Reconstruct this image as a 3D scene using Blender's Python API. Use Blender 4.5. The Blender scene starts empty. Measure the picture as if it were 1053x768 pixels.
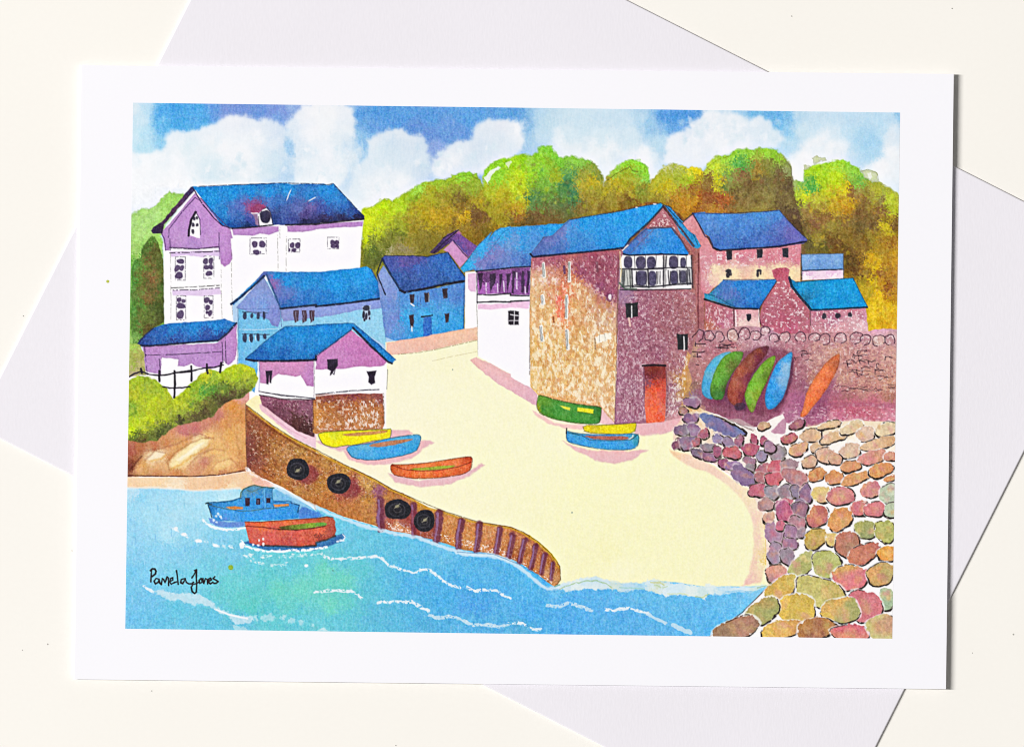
import bpy, math, random
import numpy as np

# ------------------------------------------------------------------ camera, light, exposure
S = 0.21 / 900.0                      # metres per photo pixel: the card is an A5 greeting card
def wx(px): return (px - 526.5) * S
def wy(py): return (384.0 - py) * S

scene = bpy.context.scene
cam_data = bpy.data.cameras.new("camera")
cam = bpy.data.objects.new("camera", cam_data)
scene.collection.objects.link(cam)
CAM_H = 3.0
cam.location = (0, 0, CAM_H)
cam.rotation_euler = (0, 0, 0)
cam_data.sensor_fit = 'HORIZONTAL'
cam_data.sensor_width = 36.0
cam_data.lens = 36.0 * CAM_H / (1053 * S)
cam_data.clip_start = 0.05
cam_data.clip_end = 50.0
scene.camera = cam

world = bpy.data.worlds.new("World")
scene.world = world
world.use_nodes = True
wb = world.node_tree.nodes["Background"]
wb.inputs[0].default_value = (1.0, 0.99, 0.98, 1)
wb.inputs[1].default_value = 0.16

def area(name, loc, target, sx, sy, power, col):
    l = bpy.data.lights.new(name, 'AREA')
    l.shape = 'RECTANGLE'; l.size = sx; l.size_y = sy
    l.energy = power; l.color = col
    o = bpy.data.objects.new(name, l)
    scene.collection.objects.link(o)
    from mathutils import Vector
    d = Vector(target) - Vector(loc)
    o.location = loc
    o.rotation_euler = d.to_track_quat('-Z', 'Y').to_euler()
    return o
# one long tube on the left, as in a flatbed scanner: shadows fall to the right only
area("scanner_tube", (-7.6, 0.7, 8.0), (0, 0, 0), 0.40, 5.0, 1590.0, (1.0, 0.985, 0.97))

scene.view_settings.view_transform = 'Standard'
scene.view_settings.look = 'None'
scene.view_settings.exposure = 0.0
scene.view_settings.gamma = 1.0
scene.render.film_transparent = False
scene.cycles.filter_width = 1.0

# ------------------------------------------------------------------ materials
def paper_material(name, rgb, grain, scale, bump, rough=0.85, stretch=(1, 1, 1)):
    m = bpy.data.materials.new(name); m.use_nodes = True
    nt = m.node_tree; b = nt.nodes["Principled BSDF"]
    b.inputs["Roughness"].default_value = rough
    b.inputs["Specular IOR Level"].default_value = 0.15
    tc = nt.nodes.new("ShaderNodeTexCoord")
    mp = nt.nodes.new("ShaderNodeMapping"); mp.inputs["Scale"].default_value = stretch
    nt.links.new(tc.outputs["Object"], mp.inputs["Vector"])
    n = nt.nodes.new("ShaderNodeTexNoise"); n.inputs["Scale"].default_value = scale
    n.inputs["Detail"].default_value = 3.0
    nt.links.new(mp.outputs["Vector"], n.inputs["Vector"])
    n2 = nt.nodes.new("ShaderNodeTexNoise"); n2.inputs["Scale"].default_value = 22.0
    n2.inputs["Detail"].default_value = 2.0
    nt.links.new(tc.outputs["Object"], n2.inputs["Vector"])
    ad = nt.nodes.new("ShaderNodeMath"); ad.operation = 'ADD'
    nt.links.new(n.outputs["Fac"], ad.inputs[0]); nt.links.new(n2.outputs["Fac"], ad.inputs[1])
    mr = nt.nodes.new("ShaderNodeMapRange")
    mr.inputs["From Min"].default_value = 0.6; mr.inputs["From Max"].default_value = 1.4
    mr.inputs["To Min"].default_value = 1.0 - grain; mr.inputs["To Max"].default_value = 1.0 + grain
    nt.links.new(ad.outputs[0], mr.inputs["Value"])
    mx = nt.nodes.new("ShaderNodeMix"); mx.data_type = 'RGBA'; mx.blend_type = 'MULTIPLY'
    mx.inputs["Factor"].default_value = 1.0
    mx.inputs["A"].default_value = (*rgb, 1)
    nt.links.new(mr.outputs["Result"], mx.inputs["B"])
    nt.links.new(mx.outputs["Result"], b.inputs["Base Color"])
    bp = nt.nodes.new("ShaderNodeBump"); bp.inputs["Strength"].default_value = bump
    bp.inputs["Distance"].default_value = 0.0001
    nt.links.new(n.outputs["Fac"], bp.inputs["Height"])
    nt.links.new(bp.outputs["Normal"], b.inputs["Normal"])
    return m

M_BACK = paper_material("backing_board_white", (0.885, 0.862, 0.812), 0.010, 900, 0.03)
M_ENV = paper_material("envelope_paper", (0.806, 0.784, 0.835), 0.022, 1300, 0.22, stretch=(1.5, 0.5, 1))
M_CARD = paper_material("card_stock_white", (0.885, 0.882, 0.925), 0.008, 1500, 0.05)

def print_material():
    """watercolour print: ink colour per point, broken up by the grain and the vertical ribs of the painting paper"""
    m = bpy.data.materials.new("watercolour_print"); m.use_nodes = True
    nt = m.node_tree; b = nt.nodes["Principled BSDF"]
    b.inputs["Roughness"].default_value = 0.8
    b.inputs["Specular IOR Level"].default_value = 0.15
    at = nt.nodes.new("ShaderNodeAttribute"); at.attribute_name = "ink"
    tc = nt.nodes.new("ShaderNodeTexCoord")
    def noise(sc, st, det):
        mp = nt.nodes.new("ShaderNodeMapping"); mp.inputs["Scale"].default_value = st
        nt.links.new(tc.outputs["Object"], mp.inputs["Vector"])
        n = nt.nodes.new("ShaderNodeTexNoise"); n.inputs["Scale"].default_value = sc
        n.inputs["Detail"].default_value = det
        nt.links.new(mp.outputs["Vector"], n.inputs["Vector"])
        return n.outputs["Fac"]
    ribs = noise(1500, (1.25, 0.30, 1), 2.0)
    grain = noise(2300, (1, 1, 1), 2.0)
    a1 = nt.nodes.new("ShaderNodeMath"); a1.operation = 'ADD'
    nt.links.new(ribs, a1.inputs[0]); nt.links.new(grain, a1.inputs[1])
    mr = nt.nodes.new("ShaderNodeMapRange")
    mr.inputs["From Min"].default_value = 0.65; mr.inputs["From Max"].default_value = 1.35
    mr.inputs["To Min"].default_value = 0.82; mr.inputs["To Max"].default_value = 1.18
    nt.links.new(a1.outputs[0], mr.inputs["Value"])
    g = nt.nodes.new("ShaderNodeGamma")
    nt.links.new(at.outputs["Color"], g.inputs["Color"]); nt.links.new(mr.outputs["Result"], g.inputs["Gamma"])
    mx = nt.nodes.new("ShaderNodeMix"); mx.data_type = 'RGBA'; mx.blend_type = 'MULTIPLY'
    mx.inputs["Factor"].default_value = 1.0
    mx.inputs["B"].default_value = (0.925, 0.918, 0.935, 1)
    nt.links.new(g.outputs["Color"], mx.inputs["A"])
    nt.links.new(mx.outputs["Result"], b.inputs["Base Color"])
    return m
M_PRINT = print_material()

# ------------------------------------------------------------------ paper things
def link(o, parent=None):
    scene.collection.objects.link(o)
    if parent: o.parent = parent
    return o
def mesh_obj(name, verts, faces, mat, parent=None, smooth=False):
    me = bpy.data.meshes.new(name)
    me.from_pydata(verts, [], faces); me.update()
    me.materials.append(mat)
    if smooth:
        for p in me.polygons: p.use_smooth = True
    return link(bpy.data.objects.new(name, me), parent)

def sheet(name, corners, z_of, thick, mat, parent=None, n=24, wave=0.0, seed=0):
    """a sheet of paper with real thickness; corners TL,TR,BR,BL in photo px"""
    tl, tr, br, bl = [np.array(c, float) for c in corners]
    top = []; bot = []
    rnd = np.random.RandomState(seed)
    ph = rnd.rand(4) * 6.28
    for j in range(n + 1):
        v = j / n
        for i in range(n + 1):
            u = i / n
            p = (tl * (1 - u) + tr * u) * (1 - v) + (bl * (1 - u) + br * u) * v
            z = z_of(u, v) + wave * (math.sin(u * 7 + ph[0]) * math.sin(v * 5 + ph[1]) + 1)
            top.append((wx(p[0]), wy(p[1]), z)); bot.append((wx(p[0]), wy(p[1]), z - thick))
    V = top + bot; N = n + 1; off = len(top); F = []
    for j in range(n):
        for i in range(n):
            a = j * N + i
            F.append((a, a + N, a + N + 1, a + 1))
            F.append((off + a, off + a + 1, off + a + N + 1, off + a + N))
    for i in range(n):
        F.append((i, i + 1, off + i + 1, off + i))
        a = n * N + i; F.append((a + 1, a, off + a, off + a + 1))
        a = i * N; F.append((a + N, a, off + a, off + a + N))
        a = i * N + n; F.append((a, a + N, off + a + N, off + a))
    return mesh_obj(name, V, F, mat, parent)

ground = sheet("ground", [(-1400, -1100), (2450, -1100), (2450, 1870), (-1400, 1870)], lambda u, v: 0.0, 0.002, M_BACK, n=8)
ground["kind"] = "structure"

ENV = [(287.4, -179), (1154, 260), (843, 879), (-23.6, 437)]
ENV_T = 0.00060
env = bpy.data.objects.new("envelope", None); link(env)
env["label"] = "pale lavender grey envelope lying askew under the greeting card"
env["category"] = "envelope"
env_back = sheet("back_panel", ENV, lambda u, v: 0.00022, 0.0002, M_ENV, env, n=6)
env_front = sheet("front_panel", ENV, lambda u, v: ENV_T, 0.00022, M_ENV, env, n=40, wave=0.0)
def env_fold(a, b):
    """the rolled paper fold that joins front and back along one edge"""
    a = np.array([wx(a[0]), wy(a[1])]); b = np.array([wx(b[0]), wy(b[1])])
    d = (b - a) / np.linalg.norm(b - a); nrm = np.array([d[1], -d[0]])
    V = []; F = []; K = 6; r = (ENV_T - 0.00002) / 2
    for s in range(2):
        p = a if s == 0 else b
        for k in range(K + 1):
            t = -math.pi / 2 + math.pi * k / K
            q = p + nrm * (-r * math.cos(t))
            V.append((q[0], q[1], 0.00002 + r + r * math.sin(t)))
    for k in range(K): F.append((k, k + 1, K + 2 + k, K + 1 + k))
    return V, F
V = []; F = []
for i in range(4):
    v, f = env_fold(ENV[i], ENV[(i + 1) % 4]); o0 = len(V)
    V += v; F += [tuple(o0 + q for q in ff) for ff in f]
mesh_obj("edge_fold", V, F, M_ENV, env)

CARD = [(84, 67.5), (980.5, 76.5), (972.5, 708), (77, 698)]
CARD_BACK = [(84.5, 68), (978.4, 77.4), (970.4, 706.8), (77.5, 697.2)]
card = bpy.data.objects.new("greeting_card", None); link(card)
card["label"] = "white greeting card printed with a watercolour of a harbour village, lying on the envelope"
card["category"] = "greeting card"
CT = 0.00030
def z_back(u, v): return ENV_T + 0.00004 + CT + 0.0001 * u
def z_front(u, v): return ENV_T + 0.00010 + 2 * CT + 0.00040 * u ** 1.5
sheet("back_panel", CARD_BACK, z_back, CT, M_CARD, card, n=20)
front = sheet("front_panel", CARD, z_front, CT, M_CARD, card, n=40)
# rolled spine along the left edge
V = []; F = []; K = 8; NN = 12
for j in range(NN + 1):
    v = j / NN
    px = CARD[0][0] * (1 - v) + CARD[3][0] * v; py = CARD[0][1] * (1 - v) + CARD[3][1] * v
    z0 = ENV_T + 0.00004; z1 = z_front(0, v); r = (z1 - z0) / 2
    for k in range(K + 1):
        t = -math.pi / 2 + math.pi * k / K
        V.append((wx(px) - r * 0.8 * math.cos(t) + 0.00002, wy(py), z0 + r + r * math.sin(t)))
for j in range(NN):
    for k in range(K):
        a = j * (K + 1) + k; F.append((a, a + 1, a + K + 2, a + K + 1))
mesh_obj("spine_fold", V, F, M_CARD, card, smooth=True)

# ------------------------------------------------------------------ the print: a little painting engine on a fine point grid
PTL, PTR, PBR, PBL = (137.0, 106.0), (925.3, 116.2), (917.3, 656.2), (129.0, 646.0)
NX, NY = 1440, 988
U, Vv = np.meshgrid(np.linspace(0, 1, NX, dtype=np.float32), np.linspace(0, 1, NY, dtype=np.float32))
ex = (PTR[0] - PTL[0], PTR[1] - PTL[1]); ey = (PBL[0] - PTL[0], PBL[1] - PTL[1])
GX = (PTL[0] + ex[0] * U + ey[0] * Vv).astype(np.float32)
GY = (PTL[1] + ex[1] * U + ey[1] * Vv).astype(np.float32)
DET = ex[0] * ey[1] - ex[1] * ey[0]
COL = np.ones((NY, NX, 3), np.float32)
IDS = np.zeros((NY, NX), np.int16)

def uv_of(x, y):
    dx = x - PTL[0]; dy = y - PTL[1]
    return (dx * ey[1] - dy * ey[0]) / DET, (ex[0] * dy - ex[1] * dx) / DET
def window(x0, y0, x1, y1):
    us = []; vs = []
    for x, y in ((x0, y0), (x1, y0), (x0, y1), (x1, y1)):
        u, v = uv_of(x, y); us.append(u); vs.append(v)
    i0 = max(0, int(min(us) * (NX - 1)) - 1); i1 = min(NX, int(max(us) * (NX - 1)) + 3)
    j0 = max(0, int(min(vs) * (NY - 1)) - 1); j1 = min(NY, int(max(vs) * (NY - 1)) + 3)
    if i1 <= i0 or j1 <= j0: return None
    return (slice(j0, j1), slice(i0, i1))

def _h(ix, iy, seed):
    n = (ix.astype(np.int64) * 374761393 + iy.astype(np.int64) * 668265263 + seed * 974634777) & 0xffffffff
    n = ((n ^ (n >> 13)) * 1274126177) & 0xffffffff
    n = (n ^ (n >> 16)) & 0xffff
    return n.astype(np.float32) / 65535.0
def vnoise(x, y, seed):
    fx = np.floor(x); fy = np.floor(y); tx = (x - fx).astype(np.float32); ty = (y - fy).astype(np.float32)
    ix = fx.astype(np.int32); iy = fy.astype(np.int32)
    tx = tx * tx * (3 - 2 * tx); ty = ty * ty * (3 - 2 * ty)
    a = _h(ix, iy, seed); b = _h(ix + 1, iy, seed); c = _h(ix, iy + 1, seed); d = _h(ix + 1, iy + 1, seed)
    return (a * (1 - tx) + b * tx) * (1 - ty) + (c * (1 - tx) + d * tx) * ty
def fbm(x, y, scale, octv=2, seed=0):
    s = 0; a = 1.0; t = 0
    for o in range(octv):
        s = s + a * vnoise(x / scale + 17.3 * o, y / scale + 9.1 * o, seed + o * 31); t += a
        a *= 0.55; scale *= 0.5
    return s / t                       # 0..1

def chaikin(pts, n=1, closed=True):
    for _ in range(n):
        out = []
        for i in range(len(pts) if closed else len(pts) - 1):
            a = pts[i]; b = pts[(i + 1) % len(pts)]
            out += [(a[0] * .78 + b[0] * .22, a[1] * .78 + b[1] * .22), (a[0] * .22 + b[0] * .78, a[1] * .22 + b[1] * .78)]
        pts = out
    return pts
def gblur(a, sig):
    r = int(sig * 2.5) + 1
    k = np.exp(-0.5 * (np.arange(-r, r + 1) / sig) ** 2); k = (k / k.sum()).astype(np.float32)
    for ax in (0, 1):
        pad = [(0, 0)] * a.ndim; pad[ax] = (r, r)
        p = np.pad(a, pad, mode='edge'); out = np.zeros_like(a)
        for i in range(2 * r + 1):
            sl = [slice(None)] * a.ndim; sl[ax] = slice(i, i + a.shape[ax])
            out += k[i] * p[tuple(sl)]
        a = out
    return a
ORG = dict(A1=(125, 100), A2=(325, 100), A3=(525, 100), A4=(725, 100), B1=(125, 240), B2=(325, 240), B3=(525, 240), B4=(725, 240),
           C1=(125, 380), C2=(325, 380), C3=(525, 380), C4=(725, 380), D1=(125, 515), D2=(325, 515), D3=(525, 515), D4=(725, 515))
SC = {k: 5.265 for k in ORG}
ORG['E'] = (653, 240); SC['E'] = 2.6325          # wider looks at the same picture
ORG['S'] = (145, 575); SC['S'] = 10.52
ORG['BAY'] = (640, 230); SC['BAY'] = 10.52
ORG['RB'] = (690, 410); SC['RB'] = 10.52
ORG['CW'] = (720, 300); SC['CW'] = 10.52
ORG['BB'] = (200, 490); SC['BB'] = 10.52
ORG['GW'] = (150, 230); SC['GW'] = 10.52
ORG['HW'] = (470, 520); SC['HW'] = 7.521
ORG['P'] = (0, 0); SC['P'] = 1.0

def hexc(h):
    h = h.lstrip('#'); return np.array([int(h[i:i + 2], 16) / 255.0 for i in (0, 2, 4)], np.float32)
def P(s):
    t = None; out = []
    for w in s.split():
        if w in ORG: t = w; continue
        a = w.split(',')
        x = ORG[t][0] + float(a[0]) / SC[t]; y = ORG[t][1] + float(a[1]) / SC[t]
        out.append((x, y) if len(a) == 2 else (x, y, a[2]))
    return out

SEED = [0]
def nseed():
    SEED[0] += 1; return SEED[0] * 7 + 3

def idw(s, p=3.0, warp=6.0, ws=14.0):
    pts = P(s)
    px = np.array([q[0] for q in pts], np.float32); py = np.array([q[1] for q in pts], np.float32)
    cs = np.array([hexc(q[2]) for q in pts], np.float32); sd = nseed()
    def f(x, y):
        if warp:
            wx_ = x + warp * (fbm(x, y, ws, 3, sd) - .5) * 2
            wy_ = y + warp * (fbm(x, y, ws, 3, sd + 5) - .5) * 2
            g = min(warp, 5.0) * 0.9            # stipple: the pigment settles grain by grain
            wx_ = wx_ + g * 2 * (vnoise(x / 1.25, y / 1.25, sd + 9) - .5); wy_ = wy_ + g * 2 * (vnoise(x / 1.25, y / 1.25, sd + 13) - .5)
        else: wx_, wy_ = x, y
        num = np.zeros(x.shape + (3,), np.float32); den = np.zeros(x.shape, np.float32)
        for k in range(len(pts)):
            d2 = (wx_ - px[k]) ** 2 + (wy_ - py[k]) ** 2 + 1.0
            w = d2 ** (-p / 2)
            num += w[..., None] * cs[k]; den += w
        return num / den[..., None]
    return f
def tone(f, e):
    e = np.array(e, np.float32)
    return lambda x, y: np.clip(f(x, y), 0, 1) ** e
def const(h):
    c = hexc(h)
    return lambda x, y: np.broadcast_to(c, x.shape + (3,)).copy()
def two(c1, c2, cx, cy, r, seed):
    a = hexc(c1); b = hexc(c2)
    def f(x, y):
        t = np.clip((fbm(x, y, r * 0.9, 3, seed) - .5) * 2.6 + .5 + ((x - cx) + (y - cy)) / (r * 4), 0, 1)[..., None]
        return a * (1 - t) + b * t
    return f

def sdf(pts, x, y):
    n = len(pts); d2 = np.full(x.shape, 1e9, np.float32); ins = np.zeros(x.shape, bool)
    for i in range(n):
        ax, ay = pts[i]; bx, by = pts[(i + 1) % n]
        ex_, ey_ = bx - ax, by - ay; L = ex_ * ex_ + ey_ * ey_
        if L < 1e-9: continue
        t = np.clip(((x - ax) * ex_ + (y - ay) * ey_) / L, 0, 1)
        d2 = np.minimum(d2, (x - ax - t * ex_) ** 2 + (y - ay - t * ey_) ** 2)
        if ay != by:
            c = ((ay > y) != (by > y)) & (x < (bx - ax) * (y - ay) / (by - ay) + ax)
            ins ^= c
    d = np.sqrt(d2); return np.where(ins, d, -d)

def blend(w, c, m):
    COL[w] = COL[w] * (1 - m[..., None]) + c * m[..., None]

def fill(pts, color, a=1.0, soft=0.55, wob=0.6, wsc=5.0, tex=0.05, ts=2.2, eid=None, rim=0.0, mottle=None, idt=0.5):
    """lay one wash inside an outline given in photo coordinates"""
    if isinstance(pts, str): pts = P(pts)
    if isinstance(color, str): color = const(color) if color[0] == '#' else idw(color)
    xs = [p[0] for p in pts]; ys = [p[1] for p in pts]; mg = 3 + soft + wob
    w = window(min(xs) - mg, min(ys) - mg, max(xs) + mg, max(ys) + mg)
    if w is None: return
    x = GX[w]; y = GY[w]; sd = nseed()
    xx = x + wob * 2 * (fbm(x, y, wsc, 2, sd) - .5); yy = y + wob * 2 * (fbm(x, y, wsc, 2, sd + 3) - .5)
    d = sdf(pts, xx, yy)
    cov = np.clip(d / (2 * soft) + .5, 0, 1)
    m = cov * a
    if mottle: m = m * np.clip(1 - mottle[0] + mottle[0] * 2 * fbm(x, y, mottle[1], 3, sd + 11), 0, 1)
    c = color(x, y)
    if tex:
        n = fbm(x, y, ts, 3, sd + 7) - .5
        c = c * (1 + tex * 2 * n[..., None])
    if rim: c = c * (1 - rim * np.exp(-np.maximum(d, 0) / 1.2))[..., None]
    blend(w, c, m)
    if eid is not None:
        sub = IDS[w]; sub[cov > idt] = eid; IDS[w] = sub

def stroke(pts, width, color, a=0.9, jit=0.3, dry=0.0, soft=0.45, eid=None, taper=False, dscale=2.0, thr=0.5, close=False):
    """a pen or brush line"""
    if isinstance(pts, str): pts = P(pts)
    if close: pts = pts + [pts[0]]
    if width < 2.5 and hexc(color).mean() < 0.34: width = width * 1.18 + 0.05; a = min(1.0, a * 1.08)
    xs = [p[0] for p in pts]; ys = [p[1] for p in pts]; mg = width + 3
    w = window(min(xs) - mg, min(ys) - mg, max(xs) + mg, max(ys) + mg)
    if w is None: return
    x = GX[w]; y = GY[w]; sd = nseed()
    xx = x + jit * 2 * (fbm(x, y, 4, 2, sd) - .5); yy = y + jit * 2 * (fbm(x, y, 4, 2, sd + 3) - .5)
    d2 = np.full(x.shape, 1e9, np.float32); par = np.zeros(x.shape, np.float32)
    n = len(pts) - 1
    for i in range(n):
        ax, ay = pts[i]; bx, by = pts[i + 1]
        ex_, ey_ = bx - ax, by - ay; L = ex_ * ex_ + ey_ * ey_ + 1e-9
        t = np.clip(((xx - ax) * ex_ + (yy - ay) * ey_) / L, 0, 1)
        q = (xx - ax - t * ex_) ** 2 + (yy - ay - t * ey_) ** 2
        par = np.where(q < d2, (i + t) / n, par); d2 = np.minimum(d2, q)
    hw = width / 2 * (0.7 + 0.6 * fbm(x, y, 5, 2, sd + 9))
    if taper: hw = hw * np.clip(np.sin(np.pi * par) * 1.6, 0.15, 1)
    cov = np.clip((hw - np.sqrt(d2)) / (2 * soft) + .5, 0, 1)
    m = cov * a
    if dry: m = m * np.clip((fbm(x, y, dscale, 2, sd + 21) - thr * dry) * 6 + .3, 0, 1)
    blend(w, hexc(color), m)
    if eid is not None:
        sub = IDS[w]; sub[cov > 0.45] = eid; IDS[w] = sub

def fleck(pts, color, thr=0.62, sx=1.6, sy=2.6, a=0.85, seed=None, soft=0.075, edge=1.0):
    """paper left bare in ragged flecks, as in the stonework"""
    if isinstance(pts, str): pts = P(pts)
    xs = [p[0] for p in pts]; ys = [p[1] for p in pts]
    w = window(min(xs) - 2, min(ys) - 2, max(xs) + 2, max(ys) + 2)
    if w is None: return
    x = GX[w]; y = GY[w]; sd = nseed()
    d = sdf(pts, x, y)
    n = fbm(x / sx, y / sy, 1.5, 3, sd)
    m = np.clip((n - thr) / (2 * soft) + .5, 0, 1) * np.clip(d / edge, 0, 1) * a * 0.78
    blend(w, hexc(color), m)

def ell(t, cx, cy, rx, ry, rot=0, n=22, irr=0.0, seed=0, sq=2.3):
    """an uneven oval, given in a tile's own units"""
    ox, oy = ORG[t]; s = SC[t]; r = math.radians(rot); out = []
    rn = random.Random(seed); k1, k2, k3 = [rn.uniform(0, 6.28) for _ in range(3)]
    for i in range(n):
        th = 2 * math.pi * i / n
        c, q = math.cos(th), math.sin(th)
        f = (abs(c) ** sq + abs(q) ** sq) ** (-1 / sq)
        f *= 1 + irr * (0.6 * math.sin(2 * th + k1) + 0.5 * math.sin(3 * th + k2) + 0.35 * math.sin(5 * th + k3))
        ax, ay = rx * f * c, ry * f * q
        out.append((ox + (cx + ax * math.cos(r) - ay * math.sin(r)) / s, oy + (cy + ax * math.sin(r) + ay * math.cos(r)) / s))
    return out
def dots(t, lst, color, a=0.9, eid=None):
    for q in lst:
        cx, cy, rx, ry = q[:4]; rot = q[4] if len(q) > 4 else 0
        fill(ell(t, cx, cy, rx, ry, rot, 12, 0.12, int(cx * 7 + cy)), color, a=a, wob=0.3, tex=0.08, eid=eid)

ELS = [None]                          # registry of printed elements: (name, parent id, label)
def E(name, parent=None, label=None):
    ELS.append((name, parent, label)); return len(ELS) - 1

# ================================================================== the painting, back to front
# ---- sky
e_sky = E("painted_sky", None, "watercolour sky of blue washes and soft white cloud")
IDS[:] = e_sky
fill(P("P 120,95 935,95 935,360 120,360"), idw(
 "A1 70,60,#d3e8f2 100,120,#c5e4f3 140,60,#b4dcf2 140,200,#b0def3 80,200,#c4e6f4 120,280,#b4e0f2 190,60,#5fb0ea 220,80,#409ce4 300,70,#3a9ae4 300,150,#3f9fe6 220,150,#58b0ea 220,240,#86c8ee "
 "400,60,#3f9be4 430,130,#4aa2e6 500,60,#5490de 560,70,#6a8cd6 650,70,#6488d4 740,70,#5c8ad6 820,60,#6c8cd8 880,80,#6f90d8 860,125,#6a98de 920,60,#86a8e0 70,330,#eef6fa 60,420,#f6fafc 150,400,#f6fafc "
 "910,200,#c4def2 915,260,#a4cdee 910,310,#b4d6f0 930,160,#d2e4f4 300,300,#f2f7fa 500,300,#f0f6fa 700,300,#eef5f9 600,450,#e4f1f7 "
 "A2 60,100,#f2f6f8 180,60,#8ab8e6 230,80,#4a90dc 230,150,#5c9ede 245,220,#7fb8e6 265,300,#7ab6e8 270,330,#8cc2ea 190,200,#e4eff5 200,320,#dcebf4 340,80,#448fdc 300,170,#5a98de 420,130,#4a90dc 480,100,#4a90dc 540,170,#5488d4 600,100,#4a90dc 600,200,#5c8ad6 640,280,#7c9cdc 625,350,#9cbce6 620,400,#bcd6ee 700,200,#5a90d8 760,180,#5a8fd8 800,100,#4b94de 850,100,#4b94de 950,80,#5598de 1040,80,#4e98de 500,480,#f0f5f8 300,500,#f2f7fa "
 "A3 20,80,#4c94da 60,100,#569ada 80,160,#7ab2e2 110,90,#84bae4 90,220,#9cc8e8 150,90,#aed4ec 160,200,#bcdcee 200,120,#bcdcec 300,100,#c4e0ee 300,200,#cfe6f1 400,120,#c6e2f0 500,120,#c4e0f0 500,220,#d2e8f2 600,120,#c4e0f0 650,220,#cfe6f2 720,120,#b4d8ee 760,130,#8ec4ea 790,180,#8cc0e8 820,100,#4c94de 880,120,#3f8cdc 900,180,#5a9ee2 960,100,#3f8cdc 960,160,#66a4e2 1020,80,#5496de 800,240,#b8dcf0 300,300,#e6f1f6 440,300,#eaf3f7 560,320,#ecf4f8 720,320,#eef5f9 700,400,#f2f7fa "
 "A4 20,80,#dcebf4 100,80,#c4def0 200,80,#94c8ec 270,90,#6ab4e8 340,90,#5caae4 400,110,#5cace6 400,170,#66b4e8 460,100,#70b8e8 440,180,#84c4ec 430,250,#b4dcf2 500,100,#b4d8ee 520,180,#c8e4f2 600,110,#c2e0f2 700,110,#bfdff2 800,110,#b8dcf2 780,200,#bce0f4 850,220,#a4d4f0 900,250,#9cd0f0 920,310,#a4d4f0 950,180,#b4dcf2 1000,110,#b8dcf2 1045,90,#7cb8e4 1000,200,#dcebf5 1000,300,#f2f7fa 600,260,#f2f7fa 700,280,#f2f7fa 540,330,#f6f9fb 480,400,#f6f9fb 950,380,#f6f9fb 700,200,#d2e8f4",
 p=4.0, warp=3.5), wob=0, tex=0.03)

e_cl = [E("painted_cloud", e_sky, s) for s in (
  "broad white cloud above the tall white house", "tall white cloud rising at the top left of the sky",
  "rounded cloud below the dark blue gap", "rounded cloud above the big left treetops",
  "white cloud above the right hand trees")]
CLC = "#f5f8fb"
def cloud(pts, k, samples=None):
    fill(pts, idw(samples, 3.0, 5.0, 9.0) if samples else CLC, a=0.92, soft=1.8, wob=2.8, wsc=3.2, tex=0.02, eid=e_cl[k])
cloud(P("A1 100,312 180,298 236,275 243,215 270,176 330,187 400,178 450,160 520,137 550,110 610,95 680,102 740,122 790,112 832,132 868,150 884,190 888,300 850,440 500,480 330,500 180,480 110,400"), 0,
 "A1 120,350,#f6fafc 280,220,#eef5f9 300,350,#f4f8fb 360,280,#dcedf3 480,360,#d6eaf2 500,420,#d2e8f2 460,200,#f0f5f8 600,150,#f4f7f9 700,150,#eef4f8 650,300,#f2f6f9 780,200,#e6f0f6 830,180,#dce9f4 830,400,#c8e2f0 780,420,#d4e8f2 700,400,#eaf2f7 400,300,#e6f1f6 560,280,#f4f7fa 860,320,#cfe4f2 300,440,#f7fafc 230,300,#e8f2f7 560,400,#dcebf3 870,230,#cfe1f1")
cloud(P("A1 930,110 955,75 985,44 1053,40 A2 0,38 165,42 193,60 212,115 214,165 190,190 140,200 150,300 170,420 140,480 A2 0,480 A1 1000,470 940,470 930,300 920,200 890,150"), 1,
 "A1 960,120,#eef3f7 1020,80,#f4f6f8 950,220,#e4eef6 1000,300,#dcebf4 960,350,#eaf3f8 1040,200,#f6f8fa 940,160,#dfeaf5 A2 100,80,#f2f5f7 170,90,#eef3f7 200,120,#eaf1f6 130,220,#e0edf4 160,300,#dcecf4 60,300,#f4f7fa 60,180,#f2f6f8 150,420,#e6f1f7 60,430,#f2f7fa 195,165,#e6eff5")
cloud(P("A2 272,232 300,226 340,190 370,184 420,168 470,168 494,188 520,205 560,206 592,235 606,270 612,330 616,420 560,480 400,560 300,590 230,590 190,520 200,400 240,360 268,330 284,270"), 2,
 "A2 300,250,#e6eff5 420,190,#e8f0f5 470,200,#e4edf3 520,240,#dce9f1 580,260,#d2e4f0 560,320,#d6e7f1 400,280,#d4e6f0 340,300,#dcebf3 300,340,#dfecf4 450,360,#dae9f2 580,400,#c8ddee 350,430,#e8f1f6 280,450,#e6f0f6 450,460,#eaf2f7 350,520,#f2f6f9 250,520,#dcecf5 280,560,#eef5f9 220,440,#dcebf4 410,240,#d0e3ef")
cloud(P("A2 622,405 640,345 700,275 760,242 835,230 848,190 872,150 920,124 1000,122 1053,128 A3 15,130 48,152 64,198 78,232 60,290 20,320 A2 900,420 780,420 680,445"), 3,
 "A2 700,310,#e6eff5 800,290,#e8f0f5 760,340,#f0f4f7 680,380,#e8f0f6 860,240,#dfeaf2 920,160,#e8eff4 1000,150,#eceff4 900,280,#dce9f2 1000,250,#e2ecf3 860,340,#dceaf3 900,380,#f2f6f8 A3 20,180,#f0f4f7 50,220,#eff4f8 20,270,#e6eff5")
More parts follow.
